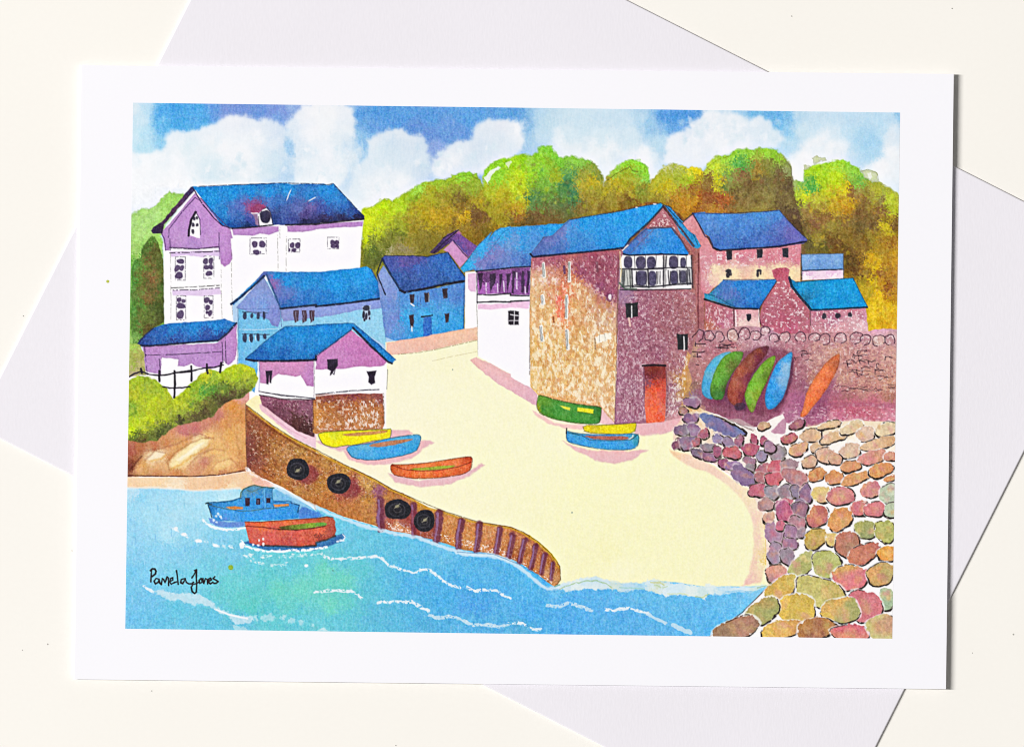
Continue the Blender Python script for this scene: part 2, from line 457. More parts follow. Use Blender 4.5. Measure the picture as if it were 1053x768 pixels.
cloud(P("A3 1040,90 1000,130 962,165 900,196 860,205 848,230 835,320 820,360 1053,400 A4 0,380 100,320 300,280 400,275 400,250 425,222 418,190 372,172 352,130 318,118 300,100 262,108 232,116 212,102 150,92 60,84 0,80"), 4,
 "A3 1000,160,#f0f5f9 900,220,#f4f7fa 870,300,#eef4f9 950,260,#f6f9fb 1040,120,#eef4f8 960,190,#e6eff7 A4 60,110,#f0f5f9 160,130,#eef4f8 60,200,#f4f7fa 250,150,#e4eff6 330,170,#e4eff6 380,210,#dcecf6 300,230,#eaf2f8 200,250,#f4f7fa 390,260,#e8f2f8 100,290,#f6f9fb")

COL[:] = 0.25 * COL + 0.75 * gblur(COL, 2.6)
rn = random.Random(21)                # soft dabs that lift the cloud edges into each other
for k in range(230):
    x = rn.uniform(140, 925); y = rn.uniform(135, 260) if x < 520 else rn.uniform(128, 190)
    w = window(x, y, x + 1, y + 1)
    if w is None: continue
    c = COL[min(NY - 1, w[0].start), min(NX - 1, w[1].start)]
    if c[0] < 0.78: continue
    fill(ell('P', x, y, rn.uniform(3, 8), rn.uniform(3, 10), rn.uniform(-30, 30), 10, .3, k), rn.choice(["#fbfcfd", "#f8fafc", "#f4f8fb", "#d4e8f3", "#cfe4f0"]), a=rn.uniform(.15, .5), soft=2.8, wob=2.5, wsc=3, tex=0.03)
for k in range(160):                  # mottled undersides of the clouds
    x = rn.uniform(190, 520) if k < 120 else rn.uniform(700, 800); y = rn.uniform(150, 200) if k < 120 else rn.uniform(125, 150)
    fill(ell('P', x, y, rn.uniform(1.5, 4), rn.uniform(2, 5), 0, 9, .3, k), rn.choice(["#cfe6f0", "#d8ebf3", "#fbfcfd", "#c4e0ee"]), a=rn.uniform(.2, .5), soft=1.4, wob=1.5, wsc=2, tex=0.03)
fill("A1 935,130 900,200 895,300 860,380 960,420 975,300 950,200", "#cfe3f2", a=0.5, soft=4, wob=3, wsc=5, mottle=(.5, 4))
fill("A1 895,225 880,270 900,320 940,315 930,250", "#8fc2ea", a=0.75, soft=2.2, wob=2, wsc=3, mottle=(.4, 3))
fill("A2 160,200 220,230 260,300 240,380 170,440 150,320", "#d8e9f4", a=0.55, soft=4, wob=3, wsc=5, mottle=(.5, 4))
fill("P 365,175 385,190 470,195 540,170 540,200 470,230 375,225", "#f2f6f9", a=0.35, soft=5, wob=3)
fill("P 128,190 170,185 330,195 330,215 130,215", "#f8fafc", a=0.6, soft=5, wob=3)
# underpainting behind the roofs, so no bare sky shows between house and wood
fill("P 366,250 420,225 520,200 700,205 830,215 900,300 900,350 600,345 380,340", idw("P 400,260,#7a7a28 500,240,#74662a 620,225,#7a5a28 690,235,#7a4a28 760,235,#6a5030 850,250,#6a5030 880,320,#a8801c"), soft=1, wob=2, tex=.15)
# ---- trees
def tree(pts, samples, label, soft=0.7, wob=1.6, rim=0.0, p=3.4):
    e = E("painted_tree", None, label)
    g_ = idw(samples, p, 5.5, 8.0)
    fill(pts, lambda x, y: g_(x, y) * np.array([1.0, 1.0, .9], np.float32), soft=soft + 0.4, wob=wob, wsc=3.2, tex=0.14, ts=2.6, eid=e, rim=rim)
    return e
def dapple(pts, cols, n, seed, r=(0.8, 2.4), a=0.35):
    """sponged dabs of leaf colour"""
    rn = random.Random(seed); pts = P(pts)
    xs = [q[0] for q in pts]; ys = [q[1] for q in pts]
    for k in range(n):
        x = rn.uniform(min(xs), max(xs)); y = rn.uniform(min(ys), max(ys))
        if sdf(pts, np.array([x], np.float32), np.array([y], np.float32))[0] < 1.5: continue
        q = rn.uniform(*r)
        fill(ell('P', x, y, q * rn.uniform(.8, 1.5), q, rn.uniform(0, 180), 9, 0.25, k), rn.choice(cols), a=a * rn.uniform(.5, 1.2), soft=0.8, wob=0.8, tex=0)

e_t0 = tree(P("A1 40,650 72,622 110,602 150,604 190,582 240,530 262,508 278,518 330,518 352,540 240,690 215,760 B1 225,30 235,500 100,600 P 120,370 128,240"),
 "A1 100,650,#a0d878 250,560,#94d060 180,640,#a2d87c 200,700,#96d068 120,720,#a4d87c B1 90,30,#9ed470 80,100,#98cc66 200,80,#98d064 70,200,#62a840 70,300,#5c9c38 80,400,#52902e 70,500,#6aa044 65,560,#7cb050 120,120,#5a9c3c",
 "pale green tree at the left edge behind the tall house", rim=0.12)
e_con = E("painted_tree", None, "dark brown and green pointed tree beside the tall house")
fill(P("B1 150,30 165,14 182,20 205,70 228,150 233,300 232,480 170,515 100,585 60,600 52,480 55,200 70,150 105,130 112,80 130,60"), idw(
 "B1 165,30,#5c8c34 150,80,#4a6a28 180,100,#5a5c28 150,150,#6a5a2c 200,160,#5a6a30 110,170,#56802c 70,180,#4c8c34 70,260,#4a8a30 110,260,#5a6c2a 160,240,#7a5830 180,300,#6c5a30 215,300,#4e6a30 200,400,#4a5a28 140,360,#6e5a2c 100,400,#55802e 65,400,#4c8832 130,470,#5a6a2a 200,480,#4a5228 90,520,#4f8030 150,520,#524a24 60,560,#6a9c44", 3.2, 5, 7),
 soft=0.7, wob=1.4, tex=0.2, eid=e_con, rim=0.1)
stroke("B1 108,135 112,80 140,45", 0.8, "#2f4a20", a=0.5, dry=0.6)

e_t1 = tree(P("A2 240,640 252,608 300,595 340,566 375,548 412,560 450,540 500,510 540,482 590,460 650,450 700,445 740,425 780,410 830,404 865,415 885,448 910,478 1053,480 A3 40,500 40,720 B2 1053,60 880,80 B2 640,120 380,140 300,200 260,180 250,30"),
 "A2 280,660,#cfe414 300,630,#c4de1c 350,590,#b0dc10 330,700,#c2d81c 270,720,#c8e018 450,570,#a4cc1c 400,620,#b8d418 550,490,#98d848 520,540,#8cba20 650,465,#93bc2c 620,520,#9c9c1c 560,600,#a89a1c 700,560,#8f8320 600,660,#a89018 650,650,#b89418 720,640,#a8861c 800,640,#c89c18 780,600,#8a6a24 780,560,#6f5d2a 850,470,#8aa82c 800,420,#8ad030 830,412,#84d02c 740,440,#94b828 780,490,#8a8c28 900,560,#9c8f1e 860,640,#6f4f2c 900,660,#74502c 820,690,#8a6c20 450,690,#8e9a22 450,740,#6a7026 380,680,#a4b420 520,700,#8f7c20 600,740,#7c6c24 1000,600,#a49420 980,680,#93781c 1030,560,#a89a20 760,720,#7a6224 "
 "B2 265,30,#c4de10 285,70,#8a9a2c 300,100,#566628 290,150,#5c662c 330,120,#505c28 360,60,#6a7028 400,60,#6e7228 500,60,#86782a 560,40,#7f7226 600,90,#6e6428 650,40,#7a6a24 450,100,#7c7440 400,95,#98906c 330,160,#566030 300,30,#74802c 480,90,#86785a 880,30,#7a5a1c 930,20,#6a5a1c",
 "long yellow and olive tree clump right of the tall house", rim=0.10)
stroke("A2 255,615 300,598 340,570 378,548 410,560", 0.7, "#6a9a10", a=0.45, dry=0.5)
stroke("A2 540,545 560,520 600,530", 0.9, "#5a6a18", a=0.35, dry=0.5)
stroke("A2 690,545 720,460 780,430 840,425 880,450", 0.8, "#62861c", a=0.4, dry=0.4)
e_t2 = tree(P("A2 905,478 902,440 910,400 930,375 965,352 1000,335 1053,328 A3 0,332 20,315 80,308 110,318 145,302 148,278 180,262 220,268 245,298 265,325 330,318 380,330 440,350 472,372 488,405 500,440 520,560 A3 480,640 330,660 290,690 0,700 A2 1053,712 1000,705 930,640 910,560"),
 "A2 930,400,#8cd42c 945,450,#90cc30 1000,360,#86d028 1000,420,#86cc28 950,500,#a8b420 1000,520,#b0a81c 960,600,#93861c 1030,600,#a08a1c 1000,660,#93821c A3 20,340,#9cd81c 50,350,#8fd21a 50,430,#b8dc1a 20,480,#b8d420 100,400,#8cd020 110,330,#8cc83c 150,330,#82cc22 180,280,#7ed03c 220,285,#78cc30 250,340,#6ec030 200,350,#84b428 350,335,#86cc44 390,350,#7cc040 440,370,#7f9a38 470,410,#7a8a3a 170,400,#78c42c 190,460,#6cac30 250,430,#94aa20 310,430,#4a8a4c 310,460,#3a7a50 330,530,#3a7550 340,560,#4a7848 280,500,#4f8644 200,520,#5f9038 200,480,#6aa034 120,550,#467a48 130,580,#567c40 60,520,#c4d018 70,570,#b0ac20 400,420,#8f9430 400,480,#a8982a 440,450,#b8a41c 400,540,#96842a 30,600,#b08c1c 40,650,#8a5a24 130,650,#6a5030 170,640,#6a5030 250,580,#5a6a3c 260,620,#646036 320,600,#56603a 380,600,#7a6530 450,580,#907a28 100,680,#5a4a2a 240,660,#6a5430 20,690,#6a5a28",
 "tallest green tree clump above the long blue roofs", rim=0.08)
fill("A2 910,440 940,400 990,375 1000,385 960,410 930,470", "#f4f8fb", a=0.8, wob=1.2, wsc=2.5)
fill("A2 1025,360 1053,345 A3 8,352 A2 1040,385", "#e8f2e0", a=0.7, wob=1)
e_t3 = tree(P("A3 505,455 520,430 545,400 580,370 620,345 660,335 700,343 735,375 752,410 756,450 780,500 760,560 560,620 470,640 480,560"),
 "A3 580,385,#94d84a 620,355,#8cd83a 660,345,#88d838 700,365,#86dc38 730,400,#88d83a 735,440,#84cc40 700,410,#80b830 540,420,#a0c840 640,390,#94a822 600,420,#98a824 640,430,#9aa024 560,470,#b4a01c 520,460,#9a9430 600,470,#a8a020 650,500,#9c8c22 550,540,#8a7c28 600,560,#8a6c24 660,550,#70521f 620,590,#7a6424 700,470,#94a42c 720,500,#7a8a2c 500,520,#b0a020 480,600,#80682a 700,560,#7f7a28 740,540,#86802a",
 "round light green treetop above the brick warehouse roof", rim=0.10)
stroke("A3 525,450 560,425 600,400 645,378 660,400 690,405", 0.9, "#5a6a20", a=0.6, dry=0.4)
stroke("A3 750,455 720,490 690,525", 0.9, "#5a6a20", a=0.5, dry=0.4)
e_t4 = tree(P("A3 745,470 765,445 800,410 830,372 880,356 930,370 965,388 985,378 1030,388 1053,400 A4 40,420 60,620 A3 1053,640 940,660 900,620 850,590 740,560"),
 "A3 850,372,#c4c888 880,365,#b4bc74 910,380,#a8b450 830,400,#a4ac3c 900,410,#9cac30 800,450,#a8ac2a 850,440,#a8b02c 850,480,#bcac18 800,500,#b4a41c 960,430,#9ab41c 930,460,#9cac24 970,385,#d8d028 990,390,#f0dc18 1015,400,#e8d41c 1030,450,#a0901c 1030,480,#8a602a 980,500,#946028 930,500,#a4742a 1000,540,#b8841c 900,560,#bc801c 940,540,#b07a24 970,580,#c0801c 920,600,#b0741c 1010,590,#8a5020 1040,540,#a0501e 860,560,#96802a 870,585,#8a6424 760,530,#94902a 800,550,#8c7c28",
 "olive and orange tree with a yellow tip", rim=0.08)
e_t6 = tree(P("A4 470,455 490,450 530,458 532,400 548,392 590,370 640,360 690,345 745,340 790,362 832,385 862,430 900,455 950,465 1000,490 1060,540 P 935,245 935,350 870,345 B4 870,400 800,250 540,120 540,60 A4 460,660 440,560"),
 "A4 480,470,#94b45c 560,400,#a8d828 600,400,#a4d81c 650,370,#98d428 740,360,#9cdc38 780,380,#8cd038 700,420,#b0d81c 700,460,#b4d414 640,460,#a4cc18 820,410,#8cd040 850,450,#6ab040 820,470,#7cb838 570,480,#4aa840 580,505,#3a9c40 540,480,#7ab048 540,540,#c8d820 520,510,#a4c030 600,540,#b8b82c 660,520,#b8c020 620,600,#a49430 700,540,#ccb41c 700,600,#b89420 760,600,#b8801c 760,500,#d8c818 770,560,#c89c1c 800,500,#8a6034 800,540,#8a6030 850,560,#7a5a30 850,500,#8a7c34 920,500,#acac30 900,540,#968a30 960,520,#98a434 1000,560,#b8cc30 1020,620,#b0bc20 960,560,#82743a 950,620,#7a5230 1000,660,#8a7024 990,700,#c0ac1c 1030,690,#6a4a24 600,680,#7a4f38 560,640,#8a6c38 650,650,#8a6034 700,700,#8a7a30 760,670,#7a5a30 850,640,#74552f 850,700,#6a5630 920,680,#6a5030 500,600,#6a6034 500,680,#5a4830 "
 "B4 560,50,#5a5030 600,30,#8a7a2a 640,80,#5c5628 700,60,#6a4a24 760,40,#7a6024 850,60,#7a5a24 800,120,#6a4c24 900,20,#8a7424 960,60,#a47c20 1000,60,#8a5a1c 1020,100,#b0801c 900,140,#c89a18 920,180,#d0a818 820,200,#5f4020 780,140,#54401f 870,220,#8a6420 950,220,#8a5424 1010,150,#c0881c 1000,210,#a8701c 900,250,#dcb810 850,270,#94801c 960,270,#b8841c 1000,290,#8a4e20 880,320,#b0941c 900,370,#d0a814 950,350,#e4b814 1010,330,#b87c18 1010,400,#dcac18 960,410,#e8bc1c 920,430,#ecc420 900,480,#dcb418 1000,460,#d8a018 950,500,#d8a018 1000,510,#e0a420",
 "tree turning yellow and brown at the right edge", rim=0.05)
for q in ("A4 578,330 600,320 650,328 660,345 620,350 590,368", "A4 840,400 880,390 930,410 942,460 900,455 870,440", "A4 535,372 560,368 575,380 540,400"):
    fill(q, "#c2d088", a=0.75, wob=1.4, wsc=2.5, rim=0.25, mottle=(0.5, 3), eid=e_t6)
fill("A4 875,415 895,405 905,430 890,445", "#f2f6ee", a=0.7, wob=1.0)
stroke("A4 840,405 880,392 930,410 942,460", 0.7, "#7a8a48", a=0.6, dry=0.4)
stroke("A4 950,468 1000,492 1053,545", 0.9, "#a0b060", a=0.6)
e_t5 = tree(P("A4 -5,400 18,352 60,320 130,312 165,288 210,278 262,288 290,274 350,276 395,292 425,325 452,350 466,380 472,445 490,560 540,760 430,680 400,630 0,640 A3 1040,600 1035,480"),
 "A4 20,370,#bcd43c 40,360,#b4dc30 100,335,#9cd038 60,400,#c4d824 70,450,#d8d418 75,490,#ccc01c 110,400,#9cc030 150,330,#94d43c 200,300,#90d444 200,345,#5cac40 180,370,#4aa444 210,380,#4c9c44 250,310,#90d03a 300,320,#94b038 330,295,#90d43a 380,310,#8ccc34 400,340,#8abc34 430,360,#8a9c48 455,390,#8a9460 280,370,#96762e 290,400,#9a7a2c 240,370,#6a8838 330,370,#7c7c34 380,380,#6a6c34 200,430,#7f5a3a 150,430,#86783c 130,450,#7c8440 110,490,#5f7438 120,420,#74a044 30,480,#805a30 30,430,#806034 20,540,#8a4a28 60,560,#8e4424 90,530,#a04c28 120,545,#a86028 105,575,#a84c28 50,600,#a8742c 120,600,#7c5c30 250,470,#6a5030 250,500,#6e5a34 320,470,#70623c 400,420,#645434 400,470,#6a5a34 440,470,#5c4a34 350,560,#80743c 270,560,#7c6a38 200,570,#80683a 180,510,#6c5a34 200,610,#84703a 300,600,#867a3c 420,560,#6a5838 440,620,#584834 470,640,#5a4234 500,700,#503c2c 470,560,#746438",
 "dark round tree behind the pink house", rim=0.07)
stroke("A4 10,385 60,345 130,320", 0.8, "#6a7a20", a=0.45, dry=0.5)
stroke("A4 445,350 465,385 470,445", 0.9, "#6a6a48", a=0.6)
for pl, cs, n, sd in (("A2 300,620 700,470 1000,500 1000,690 400,730", ["#c8a018", "#7a5a20", "#a8a01c", "#5f4a24", "#c0b020"], 150, 1),
                      ("A3 20,350 450,380 480,600 20,680", ["#b8c81c", "#3f7a40", "#7a6024", "#88b824", "#5a4a28"], 130, 2),
                      ("A3 520,450 740,480 1050,500 950,600 560,600", ["#c8a81c", "#7a5424", "#98982a", "#b8801c"], 70, 3),
                      ("A4 20,400 440,400 520,700 400,620 20,620", ["#7f7a38", "#4f3c28", "#96883c", "#84502c"], 150, 4),
                      ("A4 540,430 1040,560 1040,760 B4 1040,60 1030,500 880,500 760,200 560,60 A4 540,740", ["#d8b01c", "#6a4824", "#a87c20", "#8a7a2c", "#e0c020", "#7a5028"], 330, 5),
                      ("B1 60,150 225,160 220,460 70,560", ["#4a5a24", "#6a8a34", "#7a5a34", "#3f4a20"], 90, 6)):
    dapple(pl, cs, n, sd)

WHITE = "#fbfaff"
INK = "#2c2634"
# ---- tall white house
e = e_h1 = E("painted_house", None, "tall white house with lilac gable and long blue roof")
fill("A1 400,500 600,700 A2 258,660 B2 245,40 240,190 B1 780,260 600,392 605,490 232,492 228,30 A1 218,730", WHITE, wob=0.4, tex=0.006, eid=e)
fill("A1 400,518 500,620 592,722 602,763 B1 592,30 600,135 585,165 562,180 540,165 532,120 525,80 400,85 262,76 262,92 238,94 226,30 A1 216,735 300,640",
     idw("A1 400,560,#bb86cc 330,660,#b682c6 480,650,#b782c8 560,740,#ba82c8 B1 300,40,#ba8ac8 450,40,#ba8aca 570,100,#bb84c8 565,160,#b67cc4 250,70,#a878bc 400,75,#a880c4", 2), tex=0.09, ts=1.6, eid=e, rim=0.14)
fill("A1 378,486 402,500 232,690 222,738 170,740 160,722 172,705 215,680", idw("A1 390,492,#3a3a68 250,640,#4a2c4c 190,715,#342840 300,580,#543454", 2), wob=0.8, tex=0.15, eid=e)
fill("A1 600,708 700,702 850,700 852,728 800,745 750,738 720,750 605,748", "#b582c6", tex=0.08, rim=0.12, eid=e)
fill("A1 895,698 1053,688 A2 100,680 256,674 252,700 150,705 0,716 A1 1053,718 980,732 900,730", "#b27ec2", tex=0.09, rim=0.12, eid=e)
er = E("roof", e)
fill("A1 382,486 420,484 600,476 880,466 920,474 1053,470 A2 40,468 66,478 92,468 160,540 215,598 260,645 258,664 150,672 0,688 A1 1053,690 890,692 820,692 700,706 600,712 540,690 470,600 402,504",
     idw("A1 450,520,#1583d8 500,550,#1583d8 600,520,#1684da 560,620,#1c78cc 800,520,#1782d8 700,510,#1580d6 900,500,#1a80d4 590,610,#3a64b4 640,600,#4a64b8 640,650,#2c58a8 720,625,#5a549c 705,600,#8a4078 735,590,#7a3870 690,660,#38489a 850,560,#2c62b4 840,640,#2a4080 880,640,#38509c 950,600,#4a5ca8 930,650,#38448c 1020,600,#5a5098 1000,640,#443c7c 1000,675,#26264e 800,560,#3a68b8 600,690,#1c4a9a 680,695,#1a3064 560,680,#1560b4 1020,530,#2474c8 A2 30,600,#3a4a9a 60,510,#1f84da 60,560,#2074cc 120,560,#2478cc 60,620,#2c4c9c 140,590,#2a62b6 200,630,#2a4a94 50,650,#342c58 50,670,#241f40 150,655,#2c2c54 220,660,#2a2848", 3.4, 3, 7),
     wob=0.7, tex=0.10, ts=1.7, eid=er, rim=0.1)
stroke("A1 385,490 440,580 500,655 545,695 600,712", 1.1, "#2a2248", a=0.75, dry=0.3)
stroke("A1 420,484 600,476 880,466 1053,470 A2 66,476 92,468 160,540 258,645", 0.8, "#2c3c58", a=0.6, dry=0.5)
stroke("A1 600,712 700,706 815,693", 1.3, INK, a=0.8, dry=0.2)
stroke("A1 890,692 1053,688 A2 150,672 258,660", 1.6, INK, a=0.8, dry=0.2)
stroke("A1 920,498 905,528 893,562", 1.0, "#f2f4fa", a=0.9, taper=True)
stroke("A1 1010,565 1060,538", 1.0, "#f2f4fa", a=0.75, taper=True, dry=0.4)
ed = E("dormer_window", e)
fill("A1 735,640 760,612 785,598 803,622 820,690 748,698", "#f4f2f4", wob=0.6, eid=ed)
fill("A1 700,600 730,580 765,582 785,598 760,612 740,628 705,632", "#8a3864", wob=0.9, tex=0.15, eid=ed)
fill("A1 705,630 735,628 748,695 728,690 722,650", "#8a6a90", wob=0.5, eid=ed)
stroke("A1 704,628 738,630", 1.0, "#f2eef2", a=0.9)
fill(ell('A1', 780, 648, 29, 38, 0, 16, .08, 3), "#34304c", wob=0.4, tex=0.15, eid=ed)
stroke("A1 742,640 765,610 788,596 806,622 822,692 745,698 742,640", 0.7, INK, a=0.7, dry=0.4)
# gable
for s_, wd in (("A1 398,545 330,620 258,715 255,760", 0.9), ("A1 430,548 520,650 590,716", 0.9), ("B1 262,30 265,92", 0.7), ("B1 528,0 530,140", 0.8), ("A1 218,740 230,763 B1 232,30 240,92", 0.9), ("A1 400,545 430,565", .8)):
    stroke(s_, wd, "#4a3060", a=0.7, dry=0.3)
ew = E("window", e)
fill("A1 402,622 420,655 430,710 425,763 B1 410,25 365,10 A1 365,748 372,690 385,645", "#f8f6fa", wob=0.4, eid=ew)
stroke("A1 402,622 378,665 366,720 364,750", 2.0, "#2c2038", a=0.9)
stroke("A1 404,622 425,665 428,745", 0.8, "#4a3458", a=0.7)
dots("A1", [(393, 658, 9, 10), (410, 655, 7, 9), (388, 692, 9, 11), (410, 692, 8, 9), (386, 728, 8, 14)], "#352c44", eid=ew)
# storey bands
fill("B1 265,98 530,92 535,125 460,118 450,130 350,118 270,128", "#cdaadf", a=0.75, wob=0.8, tex=0.06)
fill("B1 275,312 530,300 545,330 440,340 280,335", "#d6b8e4", a=0.75, wob=0.8, tex=0.06)
stroke("B1 262,78 400,86 525,74", 1.2, "#4a3458", a=0.8, dry=0.3)
stroke("B1 262,106 380,104 530,98", 0.9, "#3c3044", a=0.8, dry=0.5)
stroke("B1 270,296 400,290 530,282", 0.8, "#4a4a48", a=0.75, dry=0.6)
stroke("B1 280,308 400,306 530,296", 0.8, "#4a3c54", a=0.75, dry=0.5)
for s_ in ("B1 596,100 596,250 602,450", "B1 265,100 268,300 268,475", "B1 540,170 540,300 545,460", "B1 845,10 848,200", "B1 893,20 892,205", "A1 858,700 858,763"):
    stroke(s_, 0.6, "#7a786c", a=0.6, dry=0.75, dscale=1.6)
def pane_win(box, dts, col="#4b3a5e", frame=True, t="B1"):
    ew = E("window", e_h1)
    x0, y0, x1, y1 = box
    fill(P(f"{t} {x0},{y0} {x1},{y0} {x1},{y1} {x0},{y1}"), WHITE, a=0.3, tex=0, eid=ew)
    if frame: stroke(P(f"{t} {x0},{y0} {x1},{y0} {x1},{y1} {x0},{y1}"), 0.6, "#4a4550", a=0.65, dry=0.7, dscale=1.5, close=True)
    dots(t, dts, col, eid=ew)
pane_win((292, 128, 346, 254), [(320, 152, 22, 13), (302, 190, 14, 20, 20), (326, 188, 12, 18, 20), (312, 228, 20, 22, 20)])
pane_win((446, 124, 500, 244), [(456, 152, 15, 17), (484, 150, 14, 18), (460, 184, 15, 13), (484, 182, 13, 15), (474, 218, 18, 15)])
pane_win((298, 338, 348, 468), [(312, 360, 14, 13), (336, 366, 11, 12), (322, 392, 24, 17), (320, 440, 20, 24)])
pane_win((448, 338, 496, 458), [(462, 362, 15, 17), (484, 372, 11, 14), (466, 402, 15, 15), (480, 432, 12, 18), (464, 428, 8, 10)])
pane_win((696, 26, 784, 112), [(722, 60, 15, 20), (762, 60, 17, 20), (730, 103, 17, 15), (752, 103, 4, 6)])
pane_win((904, 32, 966, 102), [(924, 66, 14, 15), (954, 66, 16, 17), (934, 92, 14, 11), (910, 90, 5, 10)])
pane_win((62, 22, 124, 84), [(92, 52, 14, 17), (112, 50, 12, 14), (96, 72, 16, 10), (116, 70, 9, 12)], t="B2")

# ---- lilac lean-to below it
e = E("painted_house", None, "small lilac outbuilding with a blue lean-to roof below the tall house")
fill("B1 112,608 300,600 520,590 562,540 625,485 628,600 620,690 575,716 550,695 548,763 C1 480,30 300,130 180,60 125,20 B1 120,680", WHITE, tex=0.01, eid=e, wob=0.4)
fill("B1 114,610 300,604 520,592 562,542 624,488 626,600 616,685 578,715 552,690 545,720 480,735 405,720 380,705 340,720 305,718 310,680 222,672 214,700 215,763 C1 190,20 150,18 130,5 B1 122,690",
     idw("B1 150,640,#b07cbe 300,640,#b384c4 450,660,#b484c6 590,600,#b880c4 540,620,#a874b8 160,720,#b486c4 450,715,#b886c8", 2), tex=0.1, ts=1.6, rim=0.13, eid=e, wob=0.9)
er = E("roof", e)
fill("B1 80,605 98,580 130,548 172,514 235,490 400,478 560,464 622,484 575,540 522,582 400,590 300,596 150,610",
     idw("B1 300,510,#1f76cc 250,500,#1c70c4 400,500,#1d7ad0 500,500,#1b7ad0 590,480,#2470c4 150,560,#2a4c98 110,590,#26407c 200,550,#2458a8 300,560,#2c58ac 300,585,#28387c 450,570,#2a4a9a 520,560,#24408a", 3), wob=0.7, tex=0.1, ts=1.7, eid=er, rim=0.1)
stroke("B1 85,606 150,610 300,597 522,580", 1.6, "#22223c", a=0.85, dry=0.2)
stroke("B1 522,582 575,540 622,486", 1.8, "#263050", a=0.85, dry=0.2)
stroke("B1 85,602 130,550 172,514", 1.2, "#262c48", a=0.7, dry=0.3)
for s_ in ("B1 130,660 300,655 540,640", "B1 125,612 140,763", "B1 545,590 550,700", "B1 205,680 212,763", "B1 562,545 566,700"):
    stroke(s_, 0.8, "#3c2c4c", a=0.7, dry=0.5)

# ---- pale blue house
e = e_pb = E("painted_house", None, "pale blue house with bright blue roof beside the tall white house")
fill("B1 632,405 770,235 860,400 B2 372,348 378,610 300,560 B1 1053,520 900,505 740,620 735,763 C1 720,125 700,110 B1 632,720",
     idw("B1 700,440,#62b4e4 660,600,#5cb2e4 640,700,#60b0e2 700,700,#66b4e4 800,520,#62b8e6 900,480,#84c4e8 C1 715,60,#58a8e0 B2 100,480,#84c8ea 300,480,#88cced 340,560,#88cced 250,500,#80c6ea", 2), tex=0.09, ts=1.6, eid=e, rim=0.1)
fill("B1 770,236 858,398 862,470 845,508 815,495 800,470 760,455 700,425 632,408 620,402", idw("B1 760,280,#7c8cc8 700,380,#7890d4 820,420,#7480cc 770,400,#6a96dc 840,490,#7684d0", 2), tex=0.09, ts=1.6, rim=0.1)
fill("B2 0,392 370,348 372,405 300,412 230,416 100,442 0,456 B1 1053,452 960,470 875,476 864,440 862,408", idw("B2 100,420,#7c92d8 300,380,#7c94da B1 900,440,#808ccc", 2), tex=0.08, rim=0.1)
er = E("roof", e)
fill("B1 592,380 612,362 700,282 772,206 830,208 1053,210 B2 0,210 200,190 275,178 302,196 345,280 382,346 372,354 200,374 0,397 B1 1053,386 862,408 822,310 786,225 762,245 680,320 608,388",
     idw("B1 830,230,#1a86d6 900,260,#1984d4 1000,270,#1984d6 700,290,#1c84d2 640,345,#2080cc 820,280,#7a5aa4 810,250,#7a60a8 850,310,#5a68b4 900,340,#4e68b8 880,310,#4a6cbc 960,350,#2e70c4 900,380,#2058a8 1000,370,#1f64b8 B2 100,280,#158ae0 250,230,#1a8ee2 50,360,#1c6ec4 300,300,#1a80d4 350,330,#1c60b0 200,350,#1a74c8", 3.2, 3, 6), wob=0.6, tex=0.09, ts=1.7, eid=er, rim=0.1)
stroke("B1 594,383 640,350 700,300 772,232", 2.0, "#24385c", a=0.85, dry=0.2)
stroke("B1 785,225 822,310 860,405", 1.5, "#24467c", a=0.75, dry=0.2)
stroke("B1 860,408 1053,388 B2 0,396 200,374 375,350", 1.7, "#1f2a44", a=0.85, dry=0.2)
stroke("B2 300,196 345,280 382,346", 1.0, "#24467c", a=0.7)
stroke("B1 632,410 770,410 850,405", 0.7, "#4a68a8", a=0.6, dry=0.4)
stroke("B1 640,520 740,522 850,515", 1.0, "#bcd8ee", a=0.7, dry=0.4)
stroke("B1 630,405 632,520 628,715", 0.7, "#3a5a80", a=0.6, dry=0.5)
stroke("B1 862,412 866,505", 0.8, "#40508a", a=0.7, dry=0.4)
for row in ([(668, 446, 10, 22), (706, 446, 8, 14), (740, 446, 9, 20), (772, 444, 8, 22)], [(668, 566, 12, 26), (702, 566, 11, 24), (740, 562, 9, 22), (776, 558, 9, 16)]):
    for q in row:
        ew = E("window", e); dots("B1", [q], "#2f3550", eid=ew)
stroke("B1 655,425 790,432", 0.8, "#33405a", a=0.8, dry=0.5)
stroke("B1 655,545 800,548", 0.8, "#33405a", a=0.8, dry=0.5)
stroke("B1 690,560 692,585", 0.8, "#e8f2f8", a=0.7); stroke("B1 725,558 727,580", 0.8, "#e8f2f8", a=0.7)
for x in (947, 990, 1032):
    ew = E("window", e)
    fill(P(f"B1 {x-16},418 {x+14},416 {x+12},474 {x-8},484"), "#4a3a4c", wob=0.7, tex=0.2, eid=ew)
    stroke(P(f"B1 {x-4},425 {x},475"), 0.6, "#8a90b8", a=0.7, dry=0.4)
ew = E("window", e)
fill("B2 250,398 295,388 292,465 255,472", "#b4cce8", wob=0.5, eid=ew)
dots("B2", [(258, 440, 8, 20), (272, 405, 20, 14), (272, 450, 7, 20), (288, 432, 8, 15), (262, 468, 6, 8), (290, 460, 5, 8)], "#2a2c40", eid=ew)

